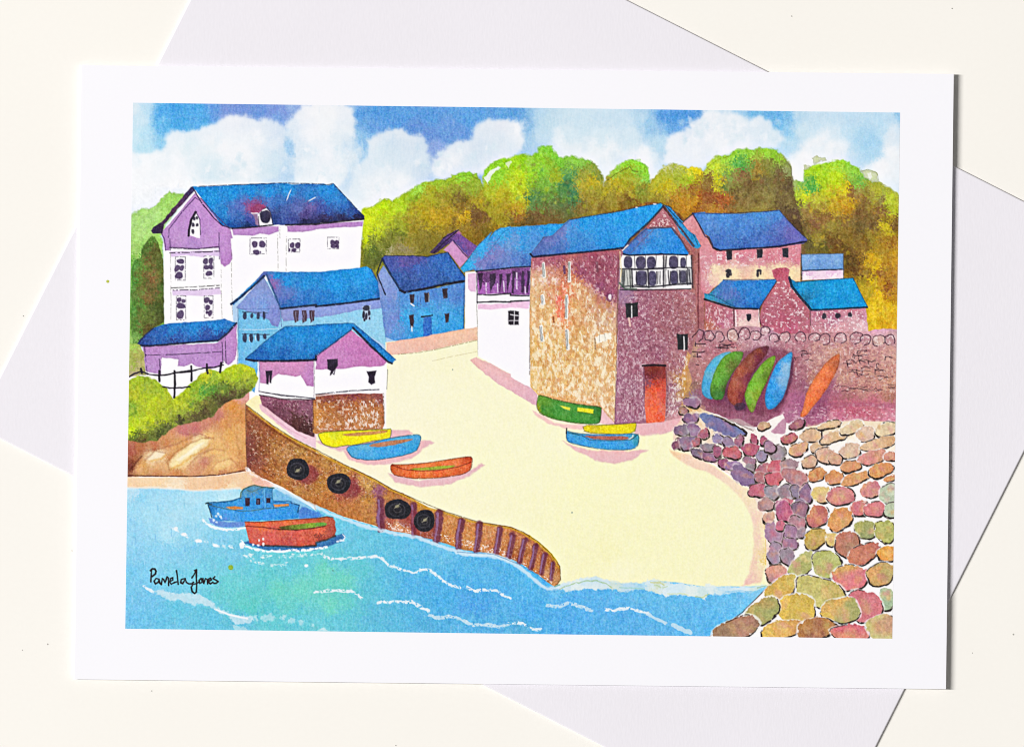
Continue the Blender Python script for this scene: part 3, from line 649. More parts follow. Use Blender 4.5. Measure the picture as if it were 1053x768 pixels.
# ---- small purple cottage behind, then the dark blue cottage
e = E("painted_house", None, "little purple roofed cottage half hidden behind the dark blue one")
er0 = E("roof", e)
fill("A2 715,740 768,720 B2 720,30 740,10 770,-5 800,20 885,80 825,130 745,45 715,60 640,112 615,105", idw("B2 700,60,#3f2c5a 640,100,#40304a 760,15,#6a3c80 820,50,#704084 800,90,#54489a 850,80,#6c4a90 770,50,#584890", 3), wob=0.7, tex=0.15, eid=er0)
fill("A2 760,735 772,722 790,740 B2 770,8", "#c06cb4", a=0.6)
fill("B2 690,90 740,40 772,70 828,135 780,185 720,110", "#c98ac0", tex=0.1, wob=0.5, eid=e, rim=0.1)
stroke("A2 690,763 740,735 770,720 B2 700,45 640,105", 1.2, "#2c2038", a=0.8, dry=0.2)
stroke("B2 742,40 800,110 825,135", 1.0, "#40305a", a=0.7)
e = E("painted_house", None, "dark blue cottage with blue front at the top of the slipway")
fill("B2 330,230 365,175 460,310 600,305 810,262 800,520 640,550 430,585 375,560", idw("B2 400,330,#7088cc 350,250,#7a94d4 420,450,#6480cc 400,520,#6486d0 430,560,#4a90d8 480,360,#4484d0 480,460,#2f9ae0 600,430,#349ee2 560,520,#2a94dc 700,400,#3a94da 760,320,#4678c8 620,330,#4478c8 780,480,#2f96de 700,500,#2a90dc 680,340,#4680cc", 3), tex=0.1, ts=1.6, eid=e, rim=0.1)
er = E("roof", e)
fill("B2 358,135 372,122 540,122 600,128 680,108 712,102 745,150 815,245 805,262 700,275 600,295 480,322 455,305 420,260 385,200",
     idw("B2 400,150,#3c4c98 470,160,#5a4a98 460,200,#3a4c9c 520,150,#4a4890 550,200,#2f56a8 650,160,#2a5cb0 700,200,#2a60b4 600,250,#2c54a4 750,220,#2a60b4 500,280,#28488c 700,255,#244a8c 440,240,#2c54a0", 3), wob=0.6, tex=0.15, ts=1.8, eid=er, rim=0.12)
stroke("B2 455,308 480,320 600,298 700,275 810,258", 2.0, "#1a1d34", a=0.85, dry=0.2)
stroke("B2 358,138 400,215 455,305", 1.6, "#1f3050", a=0.75, dry=0.3)
stroke("B2 358,140 330,215 345,260 375,330", 1.2, "#1c2438", a=0.75, dry=0.3)
stroke("B2 372,122 540,122 600,128 712,102 812,245", 0.8, "#1f2440", a=0.6, dry=0.5)
for x, y, w_, h_ in ((505, 332, 28, 50), (585, 322, 26, 52), (685, 300, 28, 55), (505, 445, 26, 65), (697, 435, 26, 50)):
    ew = E("window", e)
    fill(P(f"B2 {x},{y} {x+w_},{y-4} {x+w_-3},{y+h_-4} {x+6},{y+h_}"), "#35303e", wob=0.6, tex=0.2, eid=ew)
stroke("B2 515,380 530,392", 1.4, "#e8eef4", a=0.9); stroke("B2 518,505 520,528", 1.3, "#e8eef4", a=0.9); stroke("B2 610,325 612,370", 0.8, "#b8a488", a=0.7)
stroke("B2 550,340 548,395", 0.6, "#2a5090", a=0.7); stroke("B2 567,338 565,390", 0.6, "#2a5090", a=0.7)
edo = E("door", e, "plain blue cottage door")
fill("B2 580,455 625,450 628,555 580,562", "#2a62c0", wob=0.4, tex=0.12, eid=edo, rim=0.1)
stroke("B2 572,452 630,444", 1.3, "#1c2030", a=0.85)
stroke("B2 455,330 445,450 455,580", 0.6, "#4a64a0", a=0.5, dry=0.5)
stroke("B2 430,584 640,552 800,520", 0.8, "#2a5a90", a=0.7, dry=0.4)
stroke("B2 805,265 800,400 798,520", 0.8, "#2a4a80", a=0.6, dry=0.3)

# ---- white house with balcony
e = e_wb = E("painted_house", None, "white house with a purple balcony under a blue roof, left of the warehouse")
fill("B2 808,210 870,205 1053,190 B3 0,185 110,180 108,763 C3 108,102 60,70 0,40 C2 1053,65 B2 1053,763 870,670 870,520 805,520", WHITE, tex=0.006, wob=0.3, eid=e)
fill("B2 822,222 868,215 866,315 840,318 822,300", "#e4b8dc", tex=0.06, wob=0.6, rim=0.08)
fill("B2 875,382 1000,385 1053,375 B3 0,372 105,360 103,408 50,405 0,400 B2 1053,400 980,412 875,412", "#ecc0de", tex=0.05, wob=1.0)
er = E("roof", e)
fill("B2 782,190 830,130 880,62 950,-5 A2 940,763 968,725 1000,708 1053,700 A3 0,704 290,683 322,662 222,758 B3 180,22 118,108 110,182 0,187 B2 1053,190 868,207 850,198 800,212",
     idw("B2 820,170,#2aa2e4 900,80,#2a9ee4 960,20,#2c96e0 A2 1010,735,#2a9ae2 A3 50,730,#2092e2 200,710,#1c8ee0 250,700,#2090e0 B2 900,170,#6a70b8 950,130,#7070b8 1000,100,#6c74bc 1030,140,#5c78c0 960,180,#4c60ac 1040,60,#5a8cd0 B3 60,60,#2a8cdc 40,140,#4a78c4 80,160,#3a5ca8 120,60,#3c84d2 150,20,#3c84d2 20,20,#5a90d0 A3 30,763,#4a90d4", 3), wob=0.6, tex=0.09, ts=1.8, eid=er, rim=0.08)
stroke("B2 868,207 1053,190 B3 0,187 108,181", 1.6, "#1f2238", a=0.85, dry=0.2)
stroke("B2 868,200 930,110 1010,0 A2 1053,705", 0.8, "#2a5090", a=0.45, dry=0.4)
stroke("B2 785,190 830,130 880,62 950,-5 A2 960,735 1000,708", 0.7, "#20588c", a=0.5, dry=0.4)
stroke("A3 320,665 222,758 B3 180,22 112,112", 1.0, "#40508a", a=0.6, dry=0.3)
eb = E("balcony", e, "purple shaded balcony with dark openings")
fill("B2 872,210 1053,193 B3 0,190 106,184 104,335 0,335 B2 1053,325 876,332", idw("B2 900,300,#a45cb0 960,300,#9a58a8 930,240,#5c3466 1000,240,#7a4488 1030,300,#7c4488 B3 20,260,#a060b0 80,250,#7a4088 50,220,#5a3468 90,310,#84488c", 3), tex=0.18, ts=1.8, eid=eb, wob=0.6)
for x0, x1 in ((878, 905), (940, 975), (990, 1010), (1030, 1053)):
    fill(P(f"B2 {x0},220 {x1},215 {x1-6},268 {x0+6},320"), "#2e2436", a=0.8, wob=1.0, tex=0.2)
for x0 in (10, 62, 90):
    fill(P(f"B3 {x0},205 {x0+16},205 {x0+8},325 {x0-4},320"), "#2e2436", a=0.75, wob=1.0, tex=0.2)
for s_ in ("B2 920,270 922,325", "B2 982,275 984,318", "B2 1015,260 1018,315", "B3 34,215 34,300", "B3 78,290 80,325"):
    stroke(s_, 1.3, "#e0d0e8", a=0.8, dry=0.3)
fill("B2 876,333 1053,327 B3 0,338 100,338 100,366 0,366 B2 1053,370 876,374", "#f4f2f6", wob=0.4)
stroke("B2 874,332 960,334 1053,326 B3 0,336 100,338", 1.2, "#2a2430", a=0.8, dry=0.2)
stroke("B2 874,374 960,370 1053,372 B3 0,368 100,364", 1.3, "#2a2430", a=0.8, dry=0.2)
stroke("B2 871,208 872,380", 1.0, "#3a3440", a=0.7, dry=0.3)
stroke("B2 870,385 874,520 876,668", 0.6, "#6a6a50", a=0.6, dry=0.5)
stroke("B3 108,190 106,400 104,763", 0.8, "#5a4a3a", a=0.6, dry=0.4)
ew = E("window", e)
fill("B2 1040,420 1053,416 B3 0,416 46,422 44,495 0,496 B2 1042,492", "#36303a", wob=0.5, tex=0.15, eid=ew)
stroke("B3 0,440 46,446", 0.9, "#eceaf0", a=0.9); stroke("B3 22,420 18,495", 0.8, "#eceaf0", a=0.9); stroke("B3 -12,472 46,472", 0.7, "#eceaf0", a=0.8)

# ---- sand and the road
e_sand = E("painted_sand", None, "pale yellow sand slipway running down to the sea")
fill("B2 376,590 560,566 800,520 872,512 876,665 1053,763 C3 0,45 110,105 560,300 730,290 930,262 885,340 890,415 985,440 1053,475 C4 0,490 70,530 170,605 240,640 285,700 300,763 D4 330,120 335,330 340,470 280,520 0,520 D3 0,520 C1 680,400 660,185 728,140 850,160 1053,350 C2 380,320 380,60 B2 380,700",
     tone(idw("B2 500,690,#f7f0c2 700,680,#f6f0be 400,740,#f6efc8 C2 600,100,#f7f3c8 800,250,#f7f3c2 450,200,#f8f2c8 300,480,#faecc8 200,440,#f8e4c0 500,400,#f8f2c6 900,500,#f7f4bc C3 200,400,#f7f4c0 600,500,#f7f4b8 400,650,#f7f4b4 800,600,#f7f4b8 D2 700,60,#f8f2c0 D3 400,150,#f6f2b4 700,250,#f6f2b2 500,280,#f4eeaa 600,400,#f7f3bc 900,300,#f6f2b2 D4 50,200,#f6f2b4 150,50,#f6f2b8 200,350,#f6f0b4 C1 700,170,#f4e0a0 800,260,#f6e6b4 1000,390,#f8e8b8", 2.2), (0.75, 0.62, 0.80)), tex=0.018, ts=1.8, wob=0.3, eid=e_sand)
fill("B2 382,592 560,562 800,518 872,508 876,575 780,595 640,628 500,650 382,662", idw("B2 420,620,#ecb4a4 600,600,#ecb09c 820,540,#ecb498 860,520,#f0c4a0", 2), a=0.9, tex=0.06, rim=0.05)
stroke("B2 445,655 560,645 640,630 760,605 870,578", 0.7, "#8a7a50", a=0.7, dry=0.6)
stroke("B2 630,690 740,665 870,640", 0.6, "#b8a878", a=0.55, dry=0.5)
fill("B2 832,688 868,668 960,715 1053,763 C3 0,40 110,100 145,130 140,195 118,190 60,150 0,115 C2 1053,118 960,58 880,-8", idw("B2 870,690,#ecb0ac 1000,750,#eab0b4 C2 1000,60,#e8acb8 C3 60,100,#e4a8b8 120,160,#dca0b4", 2), a=0.9, tex=0.06, rim=0.06, wob=0.9)
fill("C1 745,190 770,180 860,250 960,310 1053,352 C2 0,330 0,440 C1 1053,425 960,385 860,305 760,225", idw("C1 800,220,#e4b0c0 900,300,#e4b4cc 1000,370,#e8bcd0", 2), a=0.85, tex=0.06, wob=0.8)
stroke("C1 800,245 900,320 1000,370", 1.2, "#d08aa4", a=0.5, dry=0.4)

# ---- pink boathouse on its stone base
e = E("painted_house", None, "pink and white boathouse with blue roof standing on a stone base")
fill("B1 740,688 1040,684 B2 0,665 190,522 388,692 382,720 C2 385,0 382,112 0,135 C1 1045,158 870,142 745,118", WHITE, tex=0.008, wob=0.4, eid=e)
fill("B1 745,690 1040,684 1042,763 C1 1042,92 1002,86 985,55 968,32 940,40 850,24 822,40 800,70 782,78 750,72", idw("B1 800,720,#c884b4 950,720,#cc82b6 C1 770,20,#c080b4 1020,50,#b878b8", 2), tex=0.1, ts=1.6, rim=0.12, wob=0.8)
fill("B2 192,525 300,608 384,690 370,716 300,722 240,718 160,730 100,735 0,738 0,662 100,592", idw("B2 190,580,#c472b4 100,660,#c07cb8 300,680,#c070b0 250,620,#ba68aa 40,700,#bc74b4", 2), tex=0.12, ts=1.6, rim=0.1, wob=0.7)
eb = E("stone_base", e, "brown rubble stone base with pale flecks")
fill("C1 748,138 900,165 1046,162 1046,365 960,335 880,280 760,190", idw("C1 800,160,#8a5068 900,180,#844a60 1000,200,#804a60 850,220,#6c3c4c 950,260,#54302f 1000,300,#4c2c2c 1030,240,#7a4a58", 3), tex=0.22, ts=1.8, eid=eb, wob=0.6)
fleck("C1 760,150 1046,165 1046,355 900,280", "#d8b8b4", 0.70, 1.4, 1.3, 0.6)
fill("C1 1036,165 1053,160 C2 0,135 200,128 362,130 370,290 360,332 200,344 0,346 C1 1036,340", idw("C2 60,150,#84443c 200,140,#7f3c44 330,140,#8a4a44 60,200,#a8602c 200,200,#a85c30 330,200,#b06838 100,290,#b4703c 250,290,#b87440 340,300,#b06c3c C1 1045,250,#c8803c", 3), tex=0.2, ts=1.8, eid=eb, wob=0.6)
fleck("C2 0,160 355,160 355,325 0,330", "#f0dcc8", 0.635, 1.6, 1.7, 0.75)
fleck("C2 150,170 345,165 345,320 150,325", "#f8f0e8", 0.65, 1.3, 2.8, 0.85)
stroke("C1 1036,165 1040,320", 0.8, "#4a2c2c", a=0.6, dry=0.4); stroke("C2 365,130 370,290", 0.8, "#5a3c2c", a=0.6, dry=0.5)
stroke("C1 745,118 870,140 1045,156", 1.0, INK, a=0.75, dry=0.35); stroke("C1 748,138 880,160 1045,162", 1.0, "#3a2430", a=0.8, dry=0.2)
stroke("C2 0,134 200,114 340,108", 0.9, INK, a=0.75, dry=0.4); stroke("C2 0,142 180,126 362,124", 0.9, "#f6f4f8", a=0.8)
stroke("C1 820,130 960,146", 0.7, "#4a4450", a=0.6, dry=0.5)
er = E("roof", e)
fill("B1 672,678 720,635 800,565 885,505 1000,500 1053,498 B2 0,490 100,490 170,485 205,488 262,535 340,600 432,684 412,706 388,694 300,612 200,512 188,526 100,592 0,662 B1 1053,684 900,690 720,690 690,688",
     idw("B1 800,600,#1a72c4 760,660,#1a58a8 850,560,#1c78ca 950,600,#2074c8 950,540,#1580d4 900,660,#1c5cac 1040,620,#1878ce 1030,670,#1a5cac B2 50,540,#1580d8 150,500,#1c84d8 20,640,#1a64b4 100,570,#1a70c4 260,560,#1c74c8 340,620,#1c6cc0 400,680,#2078c8 300,590,#1a62b0", 3), wob=0.6, tex=0.1, ts=1.7, eid=er, rim=0.1)
stroke("B1 675,682 720,690 900,691 1053,684 B2 0,664", 1.9, "#1c1f38", a=0.85, dry=0.2)
stroke("B2 0,664 100,592 190,522", 1.3, "#223a68", a=0.7, dry=0.3)
stroke("B2 200,512 300,612 390,695 412,704", 1.8, "#1f2438", a=0.8, dry=0.2)
stroke("B1 672,678 800,565 885,505 1053,498 B2 170,486 205,488 432,684", 0.8, "#1c4c80", a=0.6, dry=0.4)
stroke("B1 1042,690 1045,763 C1 1042,155", 0.6, "#6a5a68", a=0.7, dry=0.5)
stroke("C2 388,0 384,105", 0.6, "#5a5a60", a=0.7, dry=0.4); stroke("B1 745,690 748,763 C1 745,115", 0.8, "#6a78b0", a=0.6, dry=0.3)
for q in ("C1 780,5 816,3 812,75 802,72 798,30 794,82 784,78", "B2 60,682 118,680 120,715 100,742 95,750 85,763 C2 75,32 78,5 B2 62,735", "C2 274,10 328,6 318,40 320,72 300,82 284,68 286,38"):
    ew = E("window", e); fill(q, "#33283c", wob=0.6, tex=0.2, eid=ew)
stroke("B2 105,735 98,763 C2 92,20", 0.8, "#33283c", a=0.8, dry=0.3)

# ---- fence and bushes and cliff on the left
e_cliff = E("painted_cliff", None, "orange brown rock bank left of the harbour wall")
fill("C1 30,340 200,350 300,290 400,240 500,180 600,120 640,110 690,110 690,160 672,190 680,520 672,552 550,570 400,580 200,578 30,580",
     tone(idw("C1 450,300,#b46858 520,250,#b06458 400,320,#b05c5c 340,330,#b25e60 600,200,#cc7a38 560,290,#cc8048 600,350,#d8944c 640,250,#c87c40 640,450,#c88448 600,440,#dc9c58 660,520,#b86c40 650,140,#d08c8c 470,370,#e0a864 430,390,#f4dc98 400,430,#f6e0a8 350,480,#f2d490 300,510,#f0cc84 440,430,#c08858 470,450,#c8905c 520,430,#e0a860 300,420,#cc8c54 260,480,#c07c48 220,470,#ecc894 190,460,#f4dcb0 160,480,#f0d4a4 200,520,#d49a64 560,500,#ecbc70 530,530,#e4ac64 600,500,#d8985c 450,500,#b86c58 400,540,#c4805c 480,540,#c88854 340,380,#cc8850 250,400,#b87044 180,410,#a85c3c 100,430,#9c5434 60,440,#94483c 55,500,#683024 45,530,#5c2a24 80,490,#8c4c30 120,520,#cc8c4c 100,540,#d0945c 300,560,#c07848 200,560,#b87448 550,560,#b46c44", 3.2, 1.6, 9), (.80, .88, .95)), tex=0.07, ts=2.4, eid=e_cliff, wob=0.8, rim=0.06)
for q, c_ in (("C1 258,522 268,488 310,450 370,405 430,375 475,378 465,410 420,438 360,472 310,512 275,530", "#f6e2a4"), ("C1 300,490 350,450 420,400 450,395 400,440 330,485", "#fbf2d4"), ("C1 140,485 165,455 215,440 235,455 210,480 160,492", "#f6e2bc"),
              ("C1 490,525 530,500 580,485 605,500 580,525 520,535", "#f0c47c"), ("C1 440,470 480,440 540,425 560,435 510,455", "#ecb468"), ("C1 610,300 640,290 655,380 640,440 620,400", "#dca05c")):
    fill(q, c_, a=0.85, soft=1.4, wob=1.0, tex=0.05)
for s_ in ("C1 270,535 320,515 380,470 440,438 480,405", "C1 160,495 215,484 240,460"):
    stroke(s_, 1.8, "#d8983c", a=0.6, soft=1.0, jit=.8)
for s_, c_, wd, a_ in (("C1 260,540 250,500 290,450 370,400 450,370 500,370", "#9a5a30", 1.6, .45), ("C1 360,520 420,460 500,430 560,440", "#a4643c", 1.5, .45), ("C1 130,490 180,440 240,450", "#8a4c2c", 1.3, .4),
                   ("C1 480,550 520,500 590,480 630,520", "#a86438", 1.4, .4), ("C1 45,545 80,500 110,470", "#5a2a1c", 1.8, .5), ("C1 310,340 360,352 420,345 480,370", "#8a4448", 1.3, .35), ("C1 100,440 200,430 300,400 400,355", "#8c4c34", 1.6, .4), ("C1 560,280 620,350 640,460", "#b06c3c", 2.0, .3)):
    stroke(s_, wd, c_, a=a_, jit=0.8, soft=0.9)
stroke("C1 30,572 200,576 400,577 540,568 668,545", 1.1, "#5a2c20", a=0.75, dry=0.3)
stroke("C1 674,195 676,400 682,545", 1.0, "#5a3020", a=0.6, dry=0.3)
e_strip = E("painted_sand", None, "narrow strip of sand below the rock bank")
fill("C1 30,582 200,582 400,582 550,572 672,552 705,548 760,588 830,625 800,640 660,650 400,665 30,665", idw("C1 60,600,#f0cca0 200,600,#f2d0a0 400,605,#eec498 550,600,#eebc8c 680,580,#f0c898 740,600,#e4ac94 780,620,#e8b8a8 300,650,#f4e4c4 600,640,#f2d8ac", 2.5), tex=0.04, eid=e_strip)

e = E("painted_bush", None, "yellow green bush below the fence at the left edge")
fill("B1 40,595 90,600 120,640 135,763 C1 140,30 40,40 P 128,372", idw("B1 60,620,#9cc84c 90,650,#a0a048 70,700,#94a83c 110,700,#b0a468 80,750,#b4a478 120,750,#8a8a48", 2.5), tex=0.15, eid=e, wob=1.2)
fill("C1 30,60 60,45 90,35 160,42 212,75 250,108 285,160 305,215 320,290 260,330 200,382 100,392 30,380",
     idw("C1 90,80,#9cb824 60,130,#a8b020 140,80,#88a42c 120,150,#a4bc1c 180,110,#94b024 180,180,#b4c81c 100,220,#9cb424 60,220,#74a028 230,180,#a8b820 240,260,#a4b420 160,270,#b8cc14 80,290,#b4d01c 50,330,#c0e018 130,320,#a8b824 200,310,#6c7c2c 250,310,#54582c 150,350,#5c6428 80,360,#5a6a24 210,350,#4c5028 100,385,#5a4a28 290,250,#8c9c2c", 3.0, 4, 6), tex=0.2, ts=2.4, eid=e, wob=1.5, soft=0.7)
e2 = E("painted_bush", None, "larger green bush between the fence and the pink boathouse")
fill("C1 285,155 335,115 390,65 440,20 B1 430,760 470,738 540,745 600,708 660,704 722,738 C1 722,0 738,50 708,110 660,150 600,165 530,205 500,250 400,285 320,300 290,290 280,220",
     idw("B1 480,755,#c4c824 600,730,#b0c81c 680,725,#b8cc1c C1 450,40,#b0bc20 400,90,#8cb024 340,130,#a4bc20 500,30,#84a82c 560,40,#a4c020 620,30,#9cc01c 680,40,#a8b828 640,90,#7c9030 700,70,#849c2c 560,100,#5c7428 500,110,#54902c 440,110,#4c9434 410,140,#84b028 350,190,#9cb424 300,180,#b0c01c 330,240,#8ca02c 400,200,#74802c 460,170,#64602c 520,150,#54502c 560,170,#4c3c28 450,230,#54482c 400,260,#5c5030 320,280,#4c4828 600,130,#564a2c 660,130,#606030", 3.0, 4, 6), tex=0.2, ts=2.4, eid=e2, wob=1.5, soft=0.7)
dapple("C1 50,60 200,80 300,220 200,330 50,330", ["#d0d820", "#7a9a28", "#c8c42c", "#5c7428", "#9cb020"], 90, 8)
dapple("C1 300,170 440,40 640,20 720,60 560,160 420,250", ["#c4d020", "#5c8c2c", "#3f7c38", "#a89c30", "#54582c"], 90, 9)
stroke("C1 330,215 420,130 500,60", 1.2, "#d4dc40", a=0.35, dry=0.5); stroke("C1 690,110 640,140", 1.5, "#4a4424", a=0.5, dry=0.4)
e = E("painted_fence", None, "dark post and rail fence in front of the lilac outbuilding")
for s_ in ("C1 45,38 70,22 108,10 150,26 205,32 250,28 290,18 340,14 B1 375,748 440,730 500,725 552,712", "C1 225,92 260,100 330,98 372,92", "B1 278,757 330,748 375,742"):
    stroke(s_, 1.25, "#2a2230", a=0.88, dry=0.15, eid=e)
for s_ in ("C1 106,-5 112,20", "C1 205,8 206,62", "C1 288,8 290,80 286,150", "B1 378,720 C1 380,60", "B1 462,708 C1 466,18", "B1 540,702 534,752"):
    stroke(s_, 1.9, "#2a2230", a=0.9, dry=0.1, eid=e)

# ---- brick warehouse
e = e_wh = E("painted_warehouse", None, "tall stone and brick warehouse with an orange door")
fill("C3 470,180 600,180 760,260 940,240 940,300 560,320 470,280", "#eab4b4", a=0.9, wob=1)
fill("B3 925,515 1053,510 C3 1053,240 915,255 930,100", "#a47068", tex=.2, wob=1)
LEFT = "B3 112,132 300,112 592,88 582,300 575,763 C3 568,200 568,300 490,205 300,180 150,140 108,95 B3 104,400"
RIGHT = "A3 825,600 870,650 960,763 B3 1003,82 1012,200 1015,515 960,700 C3 950,100 930,262 850,275 720,292 562,302 568,150 B3 575,763 582,300 592,90 690,20 A3 720,720"
fill(LEFT, idw("B3 150,160,#a45468 250,130,#9a4a60 450,130,#98465c 380,200,#944660 480,180,#8a4050 500,230,#8a4058 420,240,#98465e 540,150,#9c5064 480,290,#8c4664 540,330,#8f4460 560,250,#9a4c60 330,240,#d07850 300,220,#b0604c 340,300,#dc7848 290,310,#e07050 270,360,#e86050 230,340,#d89070 270,430,#e87050 280,480,#e88850 170,250,#d8a47c 230,240,#d49074 150,300,#dca878 150,370,#dcb078 210,420,#e8c078 380,300,#d49060 400,360,#d49460 350,400,#d8a060 430,330,#c88c6c 480,390,#c88c6c 540,420,#c89480 500,470,#cca080 400,450,#d09464 440,540,#d8a470 380,540,#d8a058 200,520,#e4bc74 280,600,#e4b868 180,620,#e0b060 350,650,#e0b064 450,650,#e0b068 540,600,#d89c60 550,700,#d49858 250,700,#dcaa5c 130,700,#d8a458 C3 150,60,#e6b86c 300,60,#e4b068 300,140,#e0aa64 450,60,#e4b470 450,160,#e0b078 540,100,#dcaa70 540,220,#d8a478 520,270,#d4a080", 3.2, 4, 6), tex=0.16, ts=1.8, eid=e, wob=0.5)
fleck("B3 112,240 340,230 420,300 470,390 570,420 575,763 C3 568,290 490,200 150,130 110,90", "#fbf2d8", 0.585, 1.7, 3.0, 0.9)
fleck("B3 112,260 350,250 420,310 470,400 570,430 575,763 C3 568,290 490,200 150,130 110,90", "#f0d498", 0.52, 1.8, 2.6, 0.45)
fleck("B3 112,440 575,560 575,763 C3 568,290 490,200 150,130 110,90", "#f8ecc8", 0.57, 1.5, 3.2, 0.7)
fleck("B3 115,150 580,110 575,420 350,260 120,300", "#ecc8cc", 0.66, 1.4, 2.2, 0.7)
fleck("B3 120,250 560,350 570,763 C3 560,260 150,130", "#c47c3c", 0.575, 1.9, 2.8, 0.65)
fleck("B3 115,140 580,105 575,330 350,240 120,220", "#6e2c44", 0.62, 1.2, 1.8, 0.45)
fill(RIGHT, idw("A3 825,640,#a4606c 860,680,#9c5660 780,690,#94505c 900,740,#9c6064 B3 620,330,#8c6486 640,340,#8a6080 700,340,#945468 850,330,#985864 960,330,#a05a64 700,450,#945068 800,420,#94505e 600,420,#94586c 600,600,#945868 700,580,#94546a 850,500,#94545e 950,480,#94585e 800,640,#905064 990,300,#a05e58 990,180,#9a5a54 1000,450,#a0605c 650,700,#98566a 900,700,#a06068 C3 620,100,#945c72 680,200,#94566c 620,250,#985c74 870,100,#98606c 900,200,#a06c78 935,60,#c08848 945,140,#b4844c 920,250,#c88a90", 3.2, 4, 6), tex=0.15, ts=1.7, eid=e, wob=0.5)
fleck("B3 600,320 1000,310 1010,520 940,700 C3 940,250 570,290 B3 580,500", "#ecd4d8", 0.67, 1.3, 1.35, 0.7)
fleck("B3 600,320 1000,310 1010,520 940,700 C3 940,250 570,290 B3 580,500", "#6c3048", 0.63, 1.2, 1.3, 0.45)
fleck("B3 590,310 1000,310 1010,520 940,700 C3 940,250 570,290 B3 580,500", "#cfa0aa", 0.58, 1.6, 1.6, 0.35)
fleck("B3 590,520 720,500 720,763 C3 720,280 570,290", "#e4ccd2", 0.65, 1.2, 2.8, 0.6)
fleck("A3 825,615 900,720 850,710 740,705", "#f0dcd8", 0.57, 1.1, 1.1, 0.8)
fill("B3 955,640 975,660 970,763 C3 985,60 960,180 935,240 915,230 940,120 B3 930,763", "#cf9448", a=0.7, wob=1.2, tex=0.15, mottle=(.6, 4))
fleck("B3 910,680 960,650 C3 960,60 950,120 900,230 840,260 850,120 B3 900,763", "#f6eee6", 0.60, 1.3, 2.0, 0.8)
fill("B3 1000,82 1034,70 1052,325 1050,525 1010,520", idw("B3 1015,120,#a0605c 1030,300,#b4686c 1020,480,#9c585c"), tex=.15, wob=.6, eid=e)
er = E("roof", e, "long bright blue warehouse roof")
fill("A3 322,664 420,645 500,634 600,618 700,594 780,580 812,574 828,590 745,680 690,735 652,763 B3 612,82 500,92 400,102 250,116 122,128 108,112 180,22 A3 230,745",
     idw("A3 400,680,#1a90e4 600,650,#1c90e6 750,610,#1c92e6 700,700,#1e8ce2 500,740,#2088de 350,720,#3c88d6 270,750,#6a70b4 300,730,#5c78c0 B3 200,40,#5a68b4 260,20,#5070bc 150,90,#4460a8 250,90,#3a62b0 350,60,#2878cc 400,90,#2870c4 550,60,#2080d6 600,40,#1e88de 330,20,#3080d2", 3), wob=0.6, tex=0.07, ts=1.8, eid=er, rim=0.08)
fill("A3 832,586 868,598 900,640 960,700 1020,763 B3 1032,70 1012,84 985,75 940,20 A3 920,740 870,640", idw("A3 870,620,#2a7cc0 950,720,#2a84c4 B3 1000,60,#2888c4 960,20,#2478b4", 2), wob=0.5, tex=0.15, eid=er)
stroke("A3 826,592 880,660 960,763 B3 990,70", 1.8, "#4a3038", a=0.75, dry=0.25)
stroke("A3 840,590 900,655 B3 985,0 1012,60", 0.8, "#1c3850", a=0.7, dry=0.3)
stroke("A3 826,592 740,685 650,763 B3 612,82", 1.5, "#22304c", a=0.8, dry=0.2)
stroke("B3 108,112 122,128 250,116 400,102 500,92 612,80", 1.7, "#22203c", a=0.85, dry=0.2)
stroke("A3 322,664 500,634 700,594 812,574 868,598 940,680 1025,763 B3 1032,72", 0.8, "#243a4c", a=0.6, dry=0.4)
stroke("A3 322,664 222,758 B3 180,22 112,110", 0.9, "#38508c", a=0.5, dry=0.3)
dots("A3", [(780, 580, 10, 4), (682, 598, 6, 4)], "#f0f4f8", a=0.8)
# bay window
eb = E("bay_window", e, "white timber bay with dark panes under its own small blue roof")
fill("BAY 0,340 80,350 300,345 700,335 745,345 752,540 748,710 540,705 300,712 60,705 0,690 -25,600 -30,400", "#f3f1ee", wob=0.3, tex=0.02, eid=eb)
fill("BAY 0,300 60,240 170,120 260,35 A3 730,712 762,712 BAY 300,40 530,40 560,60 640,180 720,320 700,345 400,335 60,345 10,335", idw("BAY 100,250,#3a68b8 200,130,#5460a4 250,80,#4a6cb0 350,100,#3a84d0 400,200,#2484dc 300,300,#2a84dc 500,120,#2482dc 600,250,#1e7cda 500,300,#1e7cd8 150,290,#2c74c8", 3), wob=0.5, tex=0.08, eid=eb, rim=0.1)
stroke("BAY 10,330 70,345 250,338 420,330 560,335 700,340", 1.3, "#1c2438", a=0.85, dry=0.15)
stroke("BAY 330,75 230,170 90,320", 1.0, "#5a5a80", a=0.6, dry=0.4)
stroke("BAY 260,60 130,170 0,270", 1.5, "#344878", a=0.6)
stroke("BAY 300,50 400,45 530,42 640,180 720,310", 1.6, "#5a3c44", a=0.7, dry=0.25)
stroke("BAY 0,290 60,235", 1.2, "#f0f2f0", a=0.8)
PC = "#4a4560"
for q in ((62, 420, 42, 62), (198, 425, 48, 68), (312, 425, 42, 65), (552, 420, 44, 68), (655, 425, 28, 55), (205, 590, 55, 78), (322, 595, 42, 78), (560, 585, 38, 75), (655, 575, 40, 65)):
    fill(ell('BAY', q[0], q[1], q[2] * 1.12, q[3] * 1.06, n=24, sq=2.9), PC, wob=0.35, tex=0.2)
